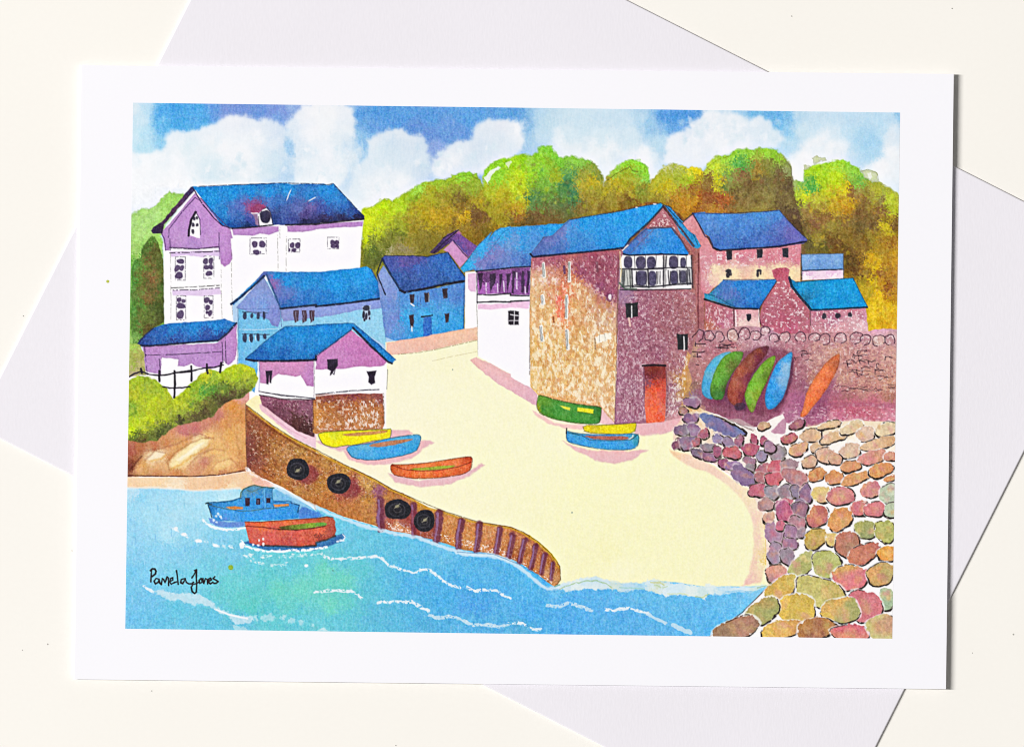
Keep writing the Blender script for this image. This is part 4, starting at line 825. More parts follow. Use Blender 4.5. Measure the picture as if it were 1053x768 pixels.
for s_, wd in (("BAY -20,490 100,490 250,490 450,480 600,475 745,478", 1.1), ("BAY -20,690 60,680 280,690 400,680 580,660 745,655", 1.1), ("BAY -20,715 100,722 300,715 500,715 740,705", 1.0), ("BAY 445,345 442,690", 1.1), ("BAY 480,350 462,480", 0.8),
               ("BAY 20,510 15,660", 1.6), ("BAY 100,490 110,685", 1.5), ("BAY 275,490 285,690", 1.5), ("BAY 385,520 380,650", .8), ("BAY 408,520 405,655", .8), ("BAY 495,510 505,660", 1.1), ("BAY 705,490 705,660", 1.0), ("BAY 745,350 760,690", 1.4), ("BAY 130,500 265,500", .8), ("BAY 130,660 270,680", .8), ("BAY 45,510 60,670", .5), ("BAY 590,500 600,650", .6), ("BAY 250,350 252,480", .5), ("BAY 130,350 135,485", .5), ("BAY 365,350 360,480", .5), ("BAY 600,345 600,475", .5), ("BAY 690,345 692,480", .5), ("BAY -5,500 5,680", 1.6), ("BAY 78,500 90,690", 1.2), ("BAY 150,520 155,660", 1.0), ("BAY 255,520 258,670", .8), ("BAY 370,520 365,660", .8), ("BAY 520,520 515,650", 1.0), ("BAY 620,510 625,640", 1.0), ("BAY 690,510 692,640", 1.0), ("BAY 720,500 735,650", 1.2), ("BAY 0,675 100,672 260,682 420,672 600,650 740,645", .8), ("BAY 0,500 250,500 440,490", .7)):
    stroke(s_, wd, "#33303a", a=0.8, jit=0.2, dry=0.15)
fill("BAY -20,500 100,500 110,680 -10,690", "#6a7268", a=0.45, wob=1, tex=.2); fill("BAY 440,350 485,350 470,690 445,690", "#4c4a50", a=0.5, wob=1, tex=.2); fill("BAY 600,500 740,490 750,650 600,660", "#4c4c54", a=0.35, wob=1, tex=.2)
stroke("B3 592,100 600,200 588,300", 1.4, "#e0c898", a=0.7, dry=0.2)
stroke("B3 590,270 620,300 680,302", 1.6, "#3a4a40", a=0.7)
for q, fr in (("B3 622,378 690,374 690,450 625,458", "B3 655,395 656,455"), ("B3 898,545 962,545 958,630 905,632", "B3 938,560 940,632")):
    ew = E("window", e); fill(q, "#2c2c30", wob=0.6, tex=0.15, eid=ew); stroke(fr, 1.2, "#f2eef0", a=0.9, dry=0.2)
stroke("B3 640,460 648,500", 2.2, "#ecc0b0", a=0.8, dry=0.3)
for s_ in ("B3 178,165 182,235", "B3 320,160 318,255", "B3 305,340 302,455", "B3 165,505 172,580", "B3 305,525 310,625", "B3 172,340 176,380"):
    stroke(s_, 3.6, "#f2eee4", a=0.9, dry=0.2, jit=0.7); stroke(s_, 1.1, "#7c8884", a=0.85, dry=0.3, jit=0.8); stroke([(x - 1.4, y) for x, y in P(s_)], 0.6, "#5a4a48", a=0.6, dry=0.4)
stroke("B3 290,180 292,215", 2.2, "#5a3458", a=0.75); stroke("B3 232,455 235,480", 2.0, "#94502c", a=0.8); stroke("B3 468,160 470,205", 2.4, "#6a4050", a=0.6)
stroke("B3 262,345 265,400", 3.2, "#e8604c", a=0.6, jit=1)
stroke("B3 272,420 276,470", 2.4, "#e8704c", a=0.55, jit=1)
fill("B3 455,560 500,545 540,535 545,570 500,585 465,595", "#f6eeda", wob=1.4, wsc=2.2); stroke("B3 456,570 458,625", .8, "#6a5040", a=.7); stroke("B3 480,550 482,585", .7, "#8a8478", a=.7, dry=.3); stroke("B3 510,545 512,580", .7, "#8a8478", a=.6, dry=.3)
fill(ell('B3', 535, 348, 22, 24), "#6a3458", a=.7, wob=1); dots("B3", [(538, 345, 9, 14)], "#f2e4e6")
dots("B3", [(478, 360, 14, 24), (505, 365, 9, 12)], "#b8604c", a=0.5)
stroke("B3 582,120 580,300 575,500 572,763 C3 565,290", 0.9, "#6a4450", a=0.55, dry=0.4)
stroke("B3 1018,110 1015,300 1016,515", 1.2, "#6a3038", a=0.7, dry=0.25); stroke("B3 985,120 992,300", 1.6, "#6a4444", a=0.5, dry=0.4)
edo = E("door", e, "orange red door, dark at the top")
fill("B3 722,718 838,716 C3 842,60 838,240 832,285 780,288 735,290 726,200 728,60", idw("B3 780,730,#7a3028 760,763,#6a2830 C3 780,20,#74282c 730,60,#8a4858 780,80,#c03c2c 780,120,#ec5030 740,150,#d86048 780,200,#f45c34 820,150,#d0483c 800,250,#f05030 760,260,#f0603c 830,220,#d46454", 3), tex=0.09, wob=0.5, eid=edo)
stroke("B3 714,716 780,712 838,716", 1.8, "#2c1c24", a=0.85, dry=0.25)
stroke("B3 722,730 C3 724,150", 1.2, "#5a2c44", a=0.5, dry=0.3)
stroke("C3 842,10 850,150 842,250", 1.4, "#6a3844", a=0.5, dry=0.4)

# ---- pink house on the right, shed, two cottages
e = E("painted_house", None, "pink and cream house with a blue roof behind the warehouse")
fill("A3 930,680 988,636 1012,680 1053,750 A4 0,740 B4 40,80 60,95 400,72 522,55 516,150 516,262 100,262 40,300 22,330 B3 1046,330 1030,300 1022,90 1032,70 1000,10 A3 960,720",
     idw("A3 970,670,#d48890 1020,740,#d08088 B3 1035,200,#cc7c88 1030,300,#cc7484 B4 15,150,#cf8290 15,280,#d08894 60,120,#cf7a88 100,130,#cc7080 200,120,#d07486 250,100,#d07a8c 350,130,#cc7080 420,120,#cf7486 500,80,#d07c8c 480,140,#cf7888 300,160,#d48c94 150,160,#e0aca4 60,200,#f2d8b0 150,210,#f4dcac 300,200,#f4dcaa 400,200,#f2d8a8 480,210,#f2d6a4 100,250,#f4dcb4 300,240,#f4dcac 40,260,#ecc8b0", 3.2, 3, 5), tex=0.09, ts=1.8, eid=e, wob=0.5)
fleck("B4 60,100 200,100 240,180 60,175", "#f8f0f0", 0.575, 1.6, 1.2, 0.85); fleck("B4 200,100 500,70 500,160 240,160", "#f4e4e6", 0.66, 1.2, 1.2, 0.7); fleck("B3 1020,120 1053,120 B4 40,100 40,300 0,320", "#f4dcde", 0.63, 1.1, 1.5, 0.7)
er = E("roof", e)
fill("A3 985,628 1053,622 A4 0,628 180,632 300,622 402,612 440,660 490,712 545,763 B4 552,38 535,56 400,72 250,82 80,92 45,78 20,20 A4 0,740 A3 1010,670",
     idw("A4 100,660,#3f82d4 300,660,#3f82d2 400,640,#3f7ccc 200,720,#3c78cc 420,700,#4c64b8 470,740,#5c5aac 30,690,#4880cc B4 300,30,#3a64b8 100,50,#3868bc 200,70,#2f54a4 480,30,#5656a8 400,50,#3f54a4 40,60,#3c64b4", 3), wob=0.5, tex=0.13, ts=1.7, eid=er, rim=0.1)
stroke("B4 45,80 80,93 250,83 400,72 545,45", 1.6, "#24203a", a=0.85, dry=0.2)
stroke("A3 985,630 1020,690 1053,755 B4 20,25 45,80", 1.3, "#3a2c4c", a=0.75, dry=0.25)
stroke("A3 932,680 985,632", 1.1, "#3a3440", a=0.7, dry=0.3)
stroke("A3 985,628 A4 100,632 402,614 440,660 545,763", 0.8, "#24305a", a=0.6, dry=0.4)
for x, y, w_, h_ in ((114, 90, 34, 56), (278, 86, 34, 50), (416, 82, 34, 50)):
    ew = E("window", e); fill(P(f"B4 {x},{y} {x+w_},{y-2} {x+w_-2},{y+h_-4} {x+5},{y+h_}"), "#33303a", wob=0.7, tex=0.2, eid=ew)
ew = E("window", e); dots("B4", [(126, 205, 16, 12), (124, 226, 12, 16), (138, 222, 8, 10)], "#33303a", eid=ew)
ew = E("window", e); dots("B4", [(292, 202, 15, 7), (284, 220, 7, 20), (300, 216, 5, 10)], "#33303a", eid=ew)
stroke("B4 520,60 518,160 517,255", 0.7, "#8a7050", a=0.6, dry=0.4)
e = E("painted_shed", None, "small pale shed with grey blue roof at the wood's edge")
fill("B4 522,200 748,196 748,248 524,254", idw("B4 560,215,#dcb0d8 700,215,#e0b8dc 560,240,#f4ecf2 700,240,#f4eaf2 630,228,#ecd4e8", 3), tex=0.05, eid=e, wob=0.5)
er = E("roof", e)
fill("B4 520,116 600,112 747,110 749,196 525,203", idw("B4 560,140,#7ca8dc 700,140,#74a4dc 600,180,#5c8cd0 700,180,#5c8ed2", 2), tex=0.09, wob=0.5, eid=er, rim=0.1)
stroke("B4 520,112 524,205 524,252", 0.7, "#2a2c40", a=0.7, dry=0.4); stroke("B4 525,203 640,198 749,196", 1.1, "#2a2c44", a=0.8, dry=0.2); stroke("B4 520,115 747,110 749,196 748,246", 0.7, "#3c4c6c", a=0.6, dry=0.4)

e = E("painted_house", None, "low cottage with blue roof and a brick chimney gable")
fill("B4 -2,360 100,385 160,405 292,410 300,525 B4 160,530 -5,530", idw("B4 40,440,#a85664 100,480,#b4607a 60,500,#b06058 10,500,#b06450 130,440,#a8586c 190,430,#d4909c 260,430,#d89ca4 200,490,#f0d0c4 260,500,#ecc4bc 220,460,#e0a8b0", 3), tex=0.13, eid=e, wob=0.5)
fleck("B4 0,380 155,412 155,525 0,525", "#f0d4d8", 0.585, 1.0, 1.6, 0.8)
fill("B4 360,200 385,188 440,188 458,200 452,240 500,310 565,395 572,545 320,545 292,470 310,380 345,320 392,265 372,240", idw("B4 400,205,#b44a5c 430,230,#b85064 420,300,#b4606e 360,380,#a8586a 440,400,#a85262 520,420,#a85868 400,470,#b05066 340,470,#ac5a6c 480,500,#b4506a 370,520,#b85c70 540,480,#b06070", 3), tex=0.14, ts=1.7, eid=e, wob=0.6)
fleck("B4 390,260 440,250 560,400 560,530 320,530 300,470 330,360", "#f4e4e6", 0.66, 1.5, 1.3, 0.85)
er = E("roof", e)
fill("B4 18,328 60,290 98,252 130,255 250,254 382,250 388,262 345,325 292,410 200,406 160,402 110,388 60,372 -3,352 -5,325", idw("B4 100,270,#3f70bc 200,280,#2478d0 330,270,#1f7cd2 250,350,#2274cc 150,330,#4a68b8 100,330,#4868b4 180,380,#3060b0 280,390,#1c5cb0 20,345,#2a88b0 60,360,#2a7ca8 120,380,#2c6ca0", 3), wob=0.5, tex=0.12, ts=1.7, eid=er, rim=0.1)
stroke("B4 -3,358 60,378 110,394 160,406 292,410", 1.5, "#1c2030", a=0.85, dry=0.15)
stroke("B4 18,330 60,342 130,385 160,398", 1.0, "#1c4c70", a=0.6, dry=0.3); stroke("B4 98,252 382,250", 0.8, "#22305a", a=0.6, dry=0.4)
stroke("B4 388,258 345,325 300,395 290,440 300,490 345,520", 0.9, "#4a2c3c", a=0.7, dry=0.3); stroke("B4 155,408 158,520", 1.2, "#4a3038", a=0.7, dry=0.3); stroke("B4 165,420 168,515", 1.2, "#fbf4f4", a=0.8)
stroke("B4 290,415 292,480", 1.0, "#f4e4e4", a=.7)
ew = E("window", e); fill("B4 222,438 248,436 250,462 236,478 226,468", "#33303a", wob=0.5, tex=0.2, eid=ew)
e = E("painted_house", None, "right hand cottage with turquoise blue roof and three tiny windows")
fill("B4 565,415 870,402 880,500 885,540 570,545", idw("B4 600,440,#b0647c 700,440,#a8607c 820,440,#b86c80 620,490,#c07c88 800,480,#d098a0 720,520,#d898a0 860,520,#e0b0b4 600,530,#c88490", 3), tex=0.12, eid=e, wob=0.7)
fleck("B4 575,420 870,410 880,540 575,540", "#f6e8ea", 0.60, 1.3, 1.3, 0.85)
er = E("roof", e)
fill("B4 452,238 470,250 492,264 560,258 700,248 800,242 835,310 878,398 860,406 700,412 600,420 565,415 540,370 500,325 462,290", idw("B4 520,290,#1690d4 700,290,#0e8fd8 800,280,#1090d6 600,380,#0f88d0 830,380,#118ad0 480,280,#1478b4 550,370,#1c6c9c 460,250,#2c78a8 740,380,#0c8ad6", 3), wob=0.5, tex=0.07, eid=er, rim=0.1)
stroke("B4 455,240 470,290 510,340 575,415", 1.9, "#1c2a3c", a=0.8, dry=0.2); stroke("B4 575,415 700,410 876,400", 1.4, "#1c2434", a=0.8, dry=0.2); stroke("B4 492,264 700,248 800,242 878,398", 0.8, "#1c4a60", a=0.6, dry=0.3)
for q in ((644, 448, 12, 18), (718, 446, 14, 16), (784, 440, 11, 14)):
    ew = E("window", e); dots("B4", [q], "#33303c", eid=ew)
stroke("B4 568,418 570,500", .8, "#4a2c3c", a=.6, dry=.4)

# ---- the harbour side stone wall on the right
e_wall = E("painted_stone_wall", None, "pink stone wall with round coping stones behind the leaning boats")
fill("B3 1015,515 1053,520 B4 0,530 100,515 220,500 330,510 400,545 700,535 880,530 960,515 1060,520 P 935,400 935,440 C4 1053,292 900,290 700,292 560,310 400,330 200,300 60,240 0,220 C3 1053,200 1000,170 960,190 940,140 990,60 B3 960,720",
     idw("B4 50,560,#b88088 200,560,#bc8890 300,560,#c494a0 330,520,#b07890 500,570,#b47480 700,570,#b87c84 900,570,#c08c90 1010,560,#c49494 900,530,#dc9ca8 950,525,#e0a4b4 50,620,#a86470 150,610,#b06a70 150,640,#c08880 500,650,#a86874 480,720,#a0606c 600,680,#bc8480 700,650,#c48c78 800,680,#bc7c78 900,680,#b87878 1000,640,#c48c84 1000,720,#c08478 620,740,#b87870 "
     "C4 470,30,#94586c 500,80,#94546a 600,60,#a8685c 750,40,#c08474 900,40,#bc8070 1000,80,#c48870 850,120,#b87870 700,120,#a4586c 760,140,#a06060 1000,150,#a86858 480,160,#a05478 530,200,#94486c 640,200,#8a4464 620,260,#9a5070 720,200,#b4586c 720,240,#c0607c 800,210,#b85068 860,240,#c05c70 900,190,#bc6070 1000,200,#c0647c 1000,260,#d07c90 800,270,#d48894 690,270,#c87c8c 450,240,#a46080 400,280,#b06c84 300,220,#84485c 280,260,#8a5064 200,230,#8a4c64 100,200,#844a60 50,180,#80465c 20,200,#8a5060 150,240,#8c4c64 380,210,#8c4864 "
     "C3 990,80,#8a6058 1010,40,#a86c6c 960,120,#b4844c 1040,140,#844a60 1000,150,#806078 B3 1030,560,#a86878 1030,650,#b0707c 990,640,#b08468 1000,720,#a86c6c", 3.0, 4, 6), tex=0.16, ts=1.9, eid=e_wall, wob=0.8)
fleck("B3 1015,520 B4 0,535 1040,540 C4 1040,160 560,110 400,100 B4 130,680 60,640 C4 0,90 C3 1000,120 B3 1000,700", "#ecd8d8", 0.655, 1.6, 1.5, 0.6)
fleck("B4 560,560 1040,560 C4 1040,150 560,100", "#e0b090", 0.60, 1.8, 1.2, 0.5)
fleck("B4 0,560 1040,560 C4 1040,150 560,100 300,100 B4 0,650", "#7a3c4c", 0.64, 1.4, 1.1, 0.4)
fleck("C4 480,180 1030,180 1030,290 560,300 400,240", "#f2ccd4", 0.66, 2.2, 1.1, 0.7)
fill("C4 560,170 700,175 1040,180 1040,205 800,200 680,215", "#9c4a64", a=0.45, wob=1.2)
for cx, cy, rx, ry in ((22, 555, 26, 28), (78, 560, 24, 28), (150, 553, 30, 34), (212, 545, 30, 34), (274, 552, 26, 26), (325, 528, 26, 22), (372, 566, 24, 24), (432, 562, 30, 26), (516, 562, 30, 26), (592, 562, 32, 20), (648, 572, 30, 28), (732, 568, 34, 26), (818, 566, 34, 30), (868, 576, 28, 28), (940, 580, 34, 30), (1000, 578, 28, 28)):
    es = E("coping_stone", e_wall)
    pl = ell('B4', cx, cy, rx, ry, -10, 16, 0.1, cx)
    fill(pl, random.Random(cx).choice(["#c49098", "#b87c84", "#c8a090", "#a86c78", "#cc9c9c"]), a=0.55, tex=0.15, eid=es)
    k = cx % 5
    stroke((pl + pl)[k + 5:k + 19], 0.95, "#4a2c3c", a=0.75, dry=0.35)
    fleck(pl, "#f6ece8", 0.6, 1.2, 1.2, .7)
rn = random.Random(4)
for (x0, y0, x1, y1, n) in ((60, 600, 140, 625, 3), (480, 625, 560, 700, 6), (800, 630, 890, 690, 9), (740, 690, 860, 760, 9), (860, 660, 1000, 755, 7)):
    for k in range(n):
        x = rn.uniform(x0, x1); y = rn.uniform(y0, y1); l = rn.uniform(14, 50)
        stroke(P(f"B4 {x:.0f},{y:.0f} {x+l*.5:.0f},{y+rn.uniform(-8,8):.0f} {x+l:.0f},{y+rn.uniform(-6,6):.0f}"), 0.55, "#35242e", a=0.65, dry=0.35)
        if rn.random() < .5: stroke(P(f"B4 {x:.0f},{y:.0f} {x+rn.uniform(-6,6):.0f},{y+rn.uniform(10,26):.0f}"), 0.7, "#35242e", a=0.7, dry=0.35)
for (x0, y0, x1, y1, n) in ((690, 85, 790, 130, 7), (760, 0, 860, 35, 6), (800, 80, 920, 120, 7), (920, 30, 1020, 120, 8)):
    for k in range(n):
        x = rn.uniform(x0, x1); y = rn.uniform(y0, y1); l = rn.uniform(14, 50)
        stroke(P(f"C4 {x:.0f},{y:.0f} {x+l*.5:.0f},{y+rn.uniform(-7,7):.0f} {x+l:.0f},{y+rn.uniform(-7,7):.0f}"), 0.5, "#35242e", a=0.6, dry=0.35)
for s_ in ("B3 985,560 1000,545 1020,520 1045,530 1040,570 1020,585", "B3 1000,600 1053,598", "B3 1000,610 1000,590", "B3 985,640 1030,645 1050,640", "B3 1010,650 1012,670", "B3 990,665 1030,668", "B3 1003,710 1018,712", "B4 0,575 30,580", "B4 70,618 135,606", "CW 165,605 300,610", "CW 245,575 330,575"):
    stroke(s_, 0.9, "#3a2430", a=0.75, dry=0.3)

# ---- boats leaning on the wall
def canoe(pts, samples, label, shade=None):
    pts = P(pts); cx = sum(q[0] for q in pts) / len(pts); pts = [(cx + (q[0] - cx) * 1.16, q[1]) for q in pts]
    if shade: fill(shade, "#5c3048", a=0.6, soft=1.2, wob=1.0, tex=0.15)
    e = E("painted_boat", None, label)
    pts = chaikin(pts, 2)
    fill(pts, idw(samples, 3, 2.0), soft=0.7, wob=0.5, tex=0.1, ts=1.8, eid=e, rim=0.22)
    return e
fill("E 235,330 300,315 350,303 425,318 432,370 415,430 390,485 340,490 270,480 200,455 184,420 200,360", "#6c3048", a=0.65, soft=2, wob=1.5, tex=0.15)
canoe("E 254,318 232,324 212,338 192,370 183,415 188,440 205,450 214,446 212,405 226,360 250,330", "E 240,325,#5cb0d0 205,360,#48a8d4 190,410,#40a0d4 200,435,#3a90c0 215,390,#6ab0c0", "light blue boat leaning on the stone wall, leftmost of six")
canoe("E 288,319 262,319 240,332 222,365 210,405 208,438 218,450 240,450 246,410 262,375 282,345", "E 260,330,#5c9c2c 235,360,#5ca02c 222,400,#5aa434 225,435,#3c7430 245,420,#4c5c28 265,360,#5a6a28 280,330,#5a8c30", "dark green boat leaning on the wall beside the light blue one", "E 290,320 260,400 248,455 225,455 240,380")
canoe("E 356,303 330,308 308,325 280,360 260,405 256,440 264,460 285,472 298,440 305,400 325,360 350,325", "E 335,315,#8a4034 310,340,#8c4a38 285,370,#a04c34 270,410,#a4503c 270,440,#9c4434 290,440,#7c3038 305,390,#7a3440 330,340,#702c38 350,312,#6a3040", "red brown boat leaning on the wall between two green ones", "E 362,305 335,360 305,420 300,480 275,482 262,455 300,380")
dots("E", [(284, 468, 16, 10)], "#3c2c40", a=0.7)
canoe("E 375,326 350,342 325,375 306,415 300,445 308,470 315,486 324,480 332,450 352,405 368,360", "E 362,340,#6c9c28 335,370,#70b02c 318,410,#70b42c 312,450,#6aa42c 325,440,#7c9c28 350,380,#60842c 316,475,#7a9030", "lime green boat leaning on the wall beside the blue one", "E 378,328 372,370 350,420 330,470 345,400")
fill("E 424,320 430,350 425,400 405,450 385,478 370,480 395,440 412,390", "#54304c", a=0.75, soft=1.0, wob=0.8, tex=0.15)
canoe("E 422,317 404,330 385,348 370,385 358,425 355,455 362,478 380,474 398,448 410,410 416,365", "E 410,330,#3c98dc 385,365,#2c94e4 370,410,#2a90e4 365,450,#2488dc 385,450,#2c80cc 400,400,#70a8d8 405,365,#80b4dc", "bright blue boat leaning on the wall, its side in purple shade")
fill("E 548,385 530,430 500,480 470,502 455,498 480,450 515,410", "#84405c", a=0.6, soft=1.2, wob=1.0, tex=0.15)
canoe("E 548,322 530,332 508,358 485,395 468,430 462,465 452,496 464,498 480,475 505,440 530,395 545,355", "E 535,335,#d8683c 510,370,#f07844 490,410,#f47440 475,445,#f0703c 460,490,#e86c38 500,430,#e06038 525,390,#d86038 540,350,#b85c3c", "orange boat leaning alone on the stone wall")

# ---- sea
e_sea = E("painted_sea", None, "blue and turquoise sea across the foot of the picture")
fill("C1 20,640 200,642 400,655 640,645 680,660 830,632 880,650 D1 1053,50 D2 0,20 60,45 150,85 300,130 400,160 560,185 700,225 800,260 900,275 1053,315 D3 0,310 80,350 150,395 210,440 240,462 330,445 440,418 520,432 600,444 700,448 760,430 850,434 1053,462 D4 100,462 200,462 300,458 342,462 205,605 100,690 20,735 D3 900,780 D1 0,720",
     tone(idw("C1 60,660,#a8d8f0 100,690,#7cc8ee 250,690,#8cd0f0 400,690,#9cd8f2 550,680,#a8def2 500,740,#94d4f0 850,670,#6cb4e0 950,720,#70b0e0 D1 60,50,#84ccee 60,120,#7cc6ee 60,200,#7cc6ee 150,80,#90d4f0 300,80,#98d6f0 250,180,#98d8f2 400,200,#84ccec 420,60,#90d4f0 100,300,#70c0ec 60,400,#5cb8ea 100,400,#60bae8 200,300,#70c2ec 300,300,#6cc0ea 300,400,#5cbcde 160,520,#5ab4e8 300,570,#4cb4dc 80,560,#58b2e8 60,650,#54b0e6 200,650,#4cb0e0 150,600,#52b0e4 400,250,#64bce6 550,200,#6cc0e8 600,280,#5cb8e0 500,330,#5abcdc 480,420,#54bcd8 600,450,#50c0c8 550,500,#4cbcc4 650,540,#48bcbc 700,560,#44bcb8 800,400,#48bcc4 850,480,#50c4b4 980,480,#54c8b4 900,560,#4cc0bc 800,600,#44b8c8 650,650,#4cb0d8 500,640,#48b0dc 900,350,#4cbcd0 1000,320,#4cbccc 950,640,#48b8d0 720,350,#50bcd4 "
         "D2 50,400,#54c8b0 150,440,#50c4b0 80,560,#54c8b4 150,560,#4cc0bc 30,650,#50bcd0 120,650,#48b4d0 200,600,#46b2cc 250,250,#4cb4d8 250,380,#48b8c8 150,330,#4cb8d0 150,200,#50b4dc 350,330,#46acd8 300,450,#44b0d0 400,450,#40a8d8 300,620,#44a8d4 400,640,#40a4d4 500,260,#48ace0 500,330,#3ca4dc 500,450,#389ce0 600,480,#3498e0 520,600,#3ca0dc 650,300,#48aae2 800,350,#3c9ee0 800,450,#3498e2 700,540,#3498e0 900,570,#3088e0 800,560,#3890e4 820,650,#3c9cdc 600,660,#3c9cd8 950,400,#3c9ce0 1000,450,#3898e4 950,650,#3c9adc 700,250,#58b4e6 "
         "D3 50,450,#3ca0e4 100,450,#38a0e8 150,560,#3498e4 300,530,#3898e8 280,480,#58b0e8 500,560,#409ce8 400,620,#3c9ae8 300,680,#3494e8 100,600,#3494e8 50,700,#3c98d4 600,650,#3c98e4 500,690,#3c98e0 700,520,#4ca8e8 800,540,#4aa8e8 900,560,#48a6e8 950,640,#44a2e8 900,700,#44a0e8 700,600,#409ce6 D4 100,530,#4caaec 60,640,#40a2ea 60,710,#3c9ee8 200,560,#54b0ee 280,500,#6cbcee 150,620,#48a8ec", 3.0, 5, 10), (0.86, 0.82, 0.85)), tex=0.05, ts=2.0, wob=0.7, eid=e_sea)
stroke("C1 30,640 200,638 400,655 540,650 640,640", 2.2, "#e4f0f2", a=0.6, jit=0.9, soft=0.9)
# vertical paper streaks in the wash
rn = random.Random(11)
for k in range(420):
    x = rn.uniform(132, 790); y = rn.uniform(515, 650)
    w = window(x, y, x + 1, y + 1)
    if w is None: continue
    j = min(NY - 1, w[0].start); i = min(NX - 1, w[1].start)
    if IDS[j, i] != e_sea: continue
    l = rn.uniform(3, 9)
    stroke([(x, y - l / 2), (x + rn.uniform(-.4, .4), y + l / 2)], rn.uniform(.7, 1.5), rn.choice(["#9cdcf4", "#b4e4f6", "#2c8cd4", "#3ca0c8", "#6cd0d8"]), a=rn.uniform(.1, .3), jit=0.2, soft=0.6)
for k in range(260):
    x = rn.uniform(140, 920); y = rn.uniform(108, 225)
    w = window(x, y, x + 1, y + 1)
    if w is None: continue
    j = min(NY - 1, w[0].start); i = min(NX - 1, w[1].start)
    if IDS[j, i] not in [e_sky] + e_cl: continue
    l = rn.uniform(3, 9); q = rn.random() < .6
    stroke([(x, y - l / 2), (x + rn.uniform(-.4, .4), y + l / 2)], rn.uniform(.8, 1.6), "#f2f8fb" if q else "#b4d0e8", a=rn.uniform(.04, .16), jit=0.2, soft=0.7)

# ---- harbour wall
e_hw = E("painted_harbour_wall", None, "curving brown harbour wall hung with tyres, ribbed at its far end")
HWP = "C1 672,188 700,212 730,240 780,275 820,302 870,340 930,372 990,405 1053,432 C2 0,448 80,480 150,512 240,552 320,592 400,640 470,670 530,700 570,725 640,758 D2 600,32 680,52 780,87 870,112 960,124 1053,140 D3 20,148 70,170 110,192 150,222 190,255 220,287 250,325 268,352 272,382 270,425 258,452 240,462 205,440 150,397 80,350 0,312 D2 1053,318 980,290 900,277 800,264 700,228 560,187 400,160 300,128 150,85 60,45 0,20 D1 1053,45 C1 1040,735 960,690 880,640 820,612 760,585 700,545 678,520"
fill(HWP, idw("C1 700,240,#9c5c34 720,300,#8a4a30 700,400,#7c4034 700,480,#783c34 740,520,#904c38 780,330,#94502c 760,420,#8c4c2c 850,380,#a0602c 850,440,#b07438 820,520,#a4602c 880,600,#b07034 780,560,#a0582c 900,450,#b87c44 960,430,#b07a34 1000,480,#b47434 980,600,#8c4434 1030,560,#a05034 960,650,#b4783c 1040,650,#b47034 900,620,#b46c34 C2 50,500,#b47838 150,540,#bc8038 220,640,#98443c 200,600,#9c4838 130,680,#a44c38 250,600,#c08840 290,620,#c48c40 280,700,#b87834 50,700,#b4682c 30,620,#b0702c 340,660,#8c4c60 400,680,#ac6a34 D2 100,20,#b46c34 200,60,#b46c34 280,80,#b87438 300,110,#b8783c 360,90,#8a4854 400,110,#a04c38 440,130,#d08a60 480,120,#c87c48 520,60,#8a4048 505,100,#b05038 550,30,#c08430 620,50,#c08038 600,175,#c07438 630,120,#b87038 700,120,#c0763c 720,180,#bc7038 760,200,#c07038 830,180,#c47438 830,240,#c07a40 930,180,#c47a44 950,240,#b86c3c 1020,190,#c07440 1040,250,#b86c38 D3 30,210,#b8683c 30,280,#a85a30 80,260,#b06438 140,300,#ac5c34 140,350,#b46838 190,340,#b0602c 200,400,#b8784c 240,350,#b87030 245,420,#b87c4c", 3.2, 3, 5), tex=0.2, ts=1.8, eid=e_hw, wob=0.6, rim=0.08)
fleck("C1 690,260 800,330 950,400 1053,450 C2 150,530 320,600 320,720 C1 1053,700 820,590 690,500", "#e8ccb0", 0.69, 1.3, 1.2, 0.65)
fleck("C1 690,260 800,330 950,400 1053,450 C2 150,530 320,600 320,720 C1 1053,700 820,590 690,500", "#5c2c1c", 0.60, 1.4, 1.4, 0.4)
fleck("D2 360,100 520,120 530,180 400,155", "#fbeee8", 0.58, 1.3, 1.0, 0.9)
fleck("D2 660,60 1053,150 D3 100,200 260,350 255,450 120,360 D2 1053,310 700,220", "#e8b484", 0.62, 0.9, 1.5, 0.55)
fleck("D2 560,150 1000,250 D3 0,280 240,440 220,450 0,310 D2 900,275 560,185", "#fbf2ee", 0.58, 1.2, 0.9, 0.9)
stroke("C1 690,210 820,310 930,378 1053,440 C2 80,488 240,560 320,600 400,648 530,706 D2 600,38 680,58 780,92 870,118 1053,146 D3 70,176 150,230 220,295 262,360", 1.9, "#c8942c", a=0.85, jit=0.4, dry=0.15)
stroke("D3 100,185 150,222 190,255 225,292 255,332", 1.3, "#e8c41c", a=0.9, dry=0.15)
stroke("C1 672,188 820,302 930,372 1053,432 C2 150,512 320,592 400,640 530,698 D2 680,50 870,110 1053,140 D3 70,168 150,220 220,285 268,352 272,425 240,462", 0.7, "#5a4424", a=0.65, dry=0.4)
stroke("C1 690,230 820,325 930,395 1053,455", 1.4, "#6a341c", a=0.45, dry=0.3, jit=0.6)
for s_, wd in (("D2 348,-5 352,40 345,90 352,150", 5.0), ("D2 528,22 530,90 530,182", 4.2), ("D2 668,65 664,130 655,212", 5.2), ("D2 788,105 776,170 770,250", 4.6), ("D2 886,125 878,190 868,266", 4.6),
               ("D2 996,150 988,210 975,280", 4.2), ("HW 432,230 420,300 400,395", 4.4), ("HW 525,265 505,340 485,430", 4.0), ("HW 605,310 595,390 570,480", 4.0), ("HW 680,375 665,440 650,520", 3.6), ("HW 740,440 735,500 728,560", 3.0)):
    wd *= 1.5
    stroke(s_, wd, "#642c40", a=0.84, jit=0.8, soft=1.0, dry=0.1)
    q = [(x - wd * .22, y) for x, y in P(s_)]
    stroke(q, wd * 0.3, "#8a6490", a=0.7, jit=0.5, dry=0.25)
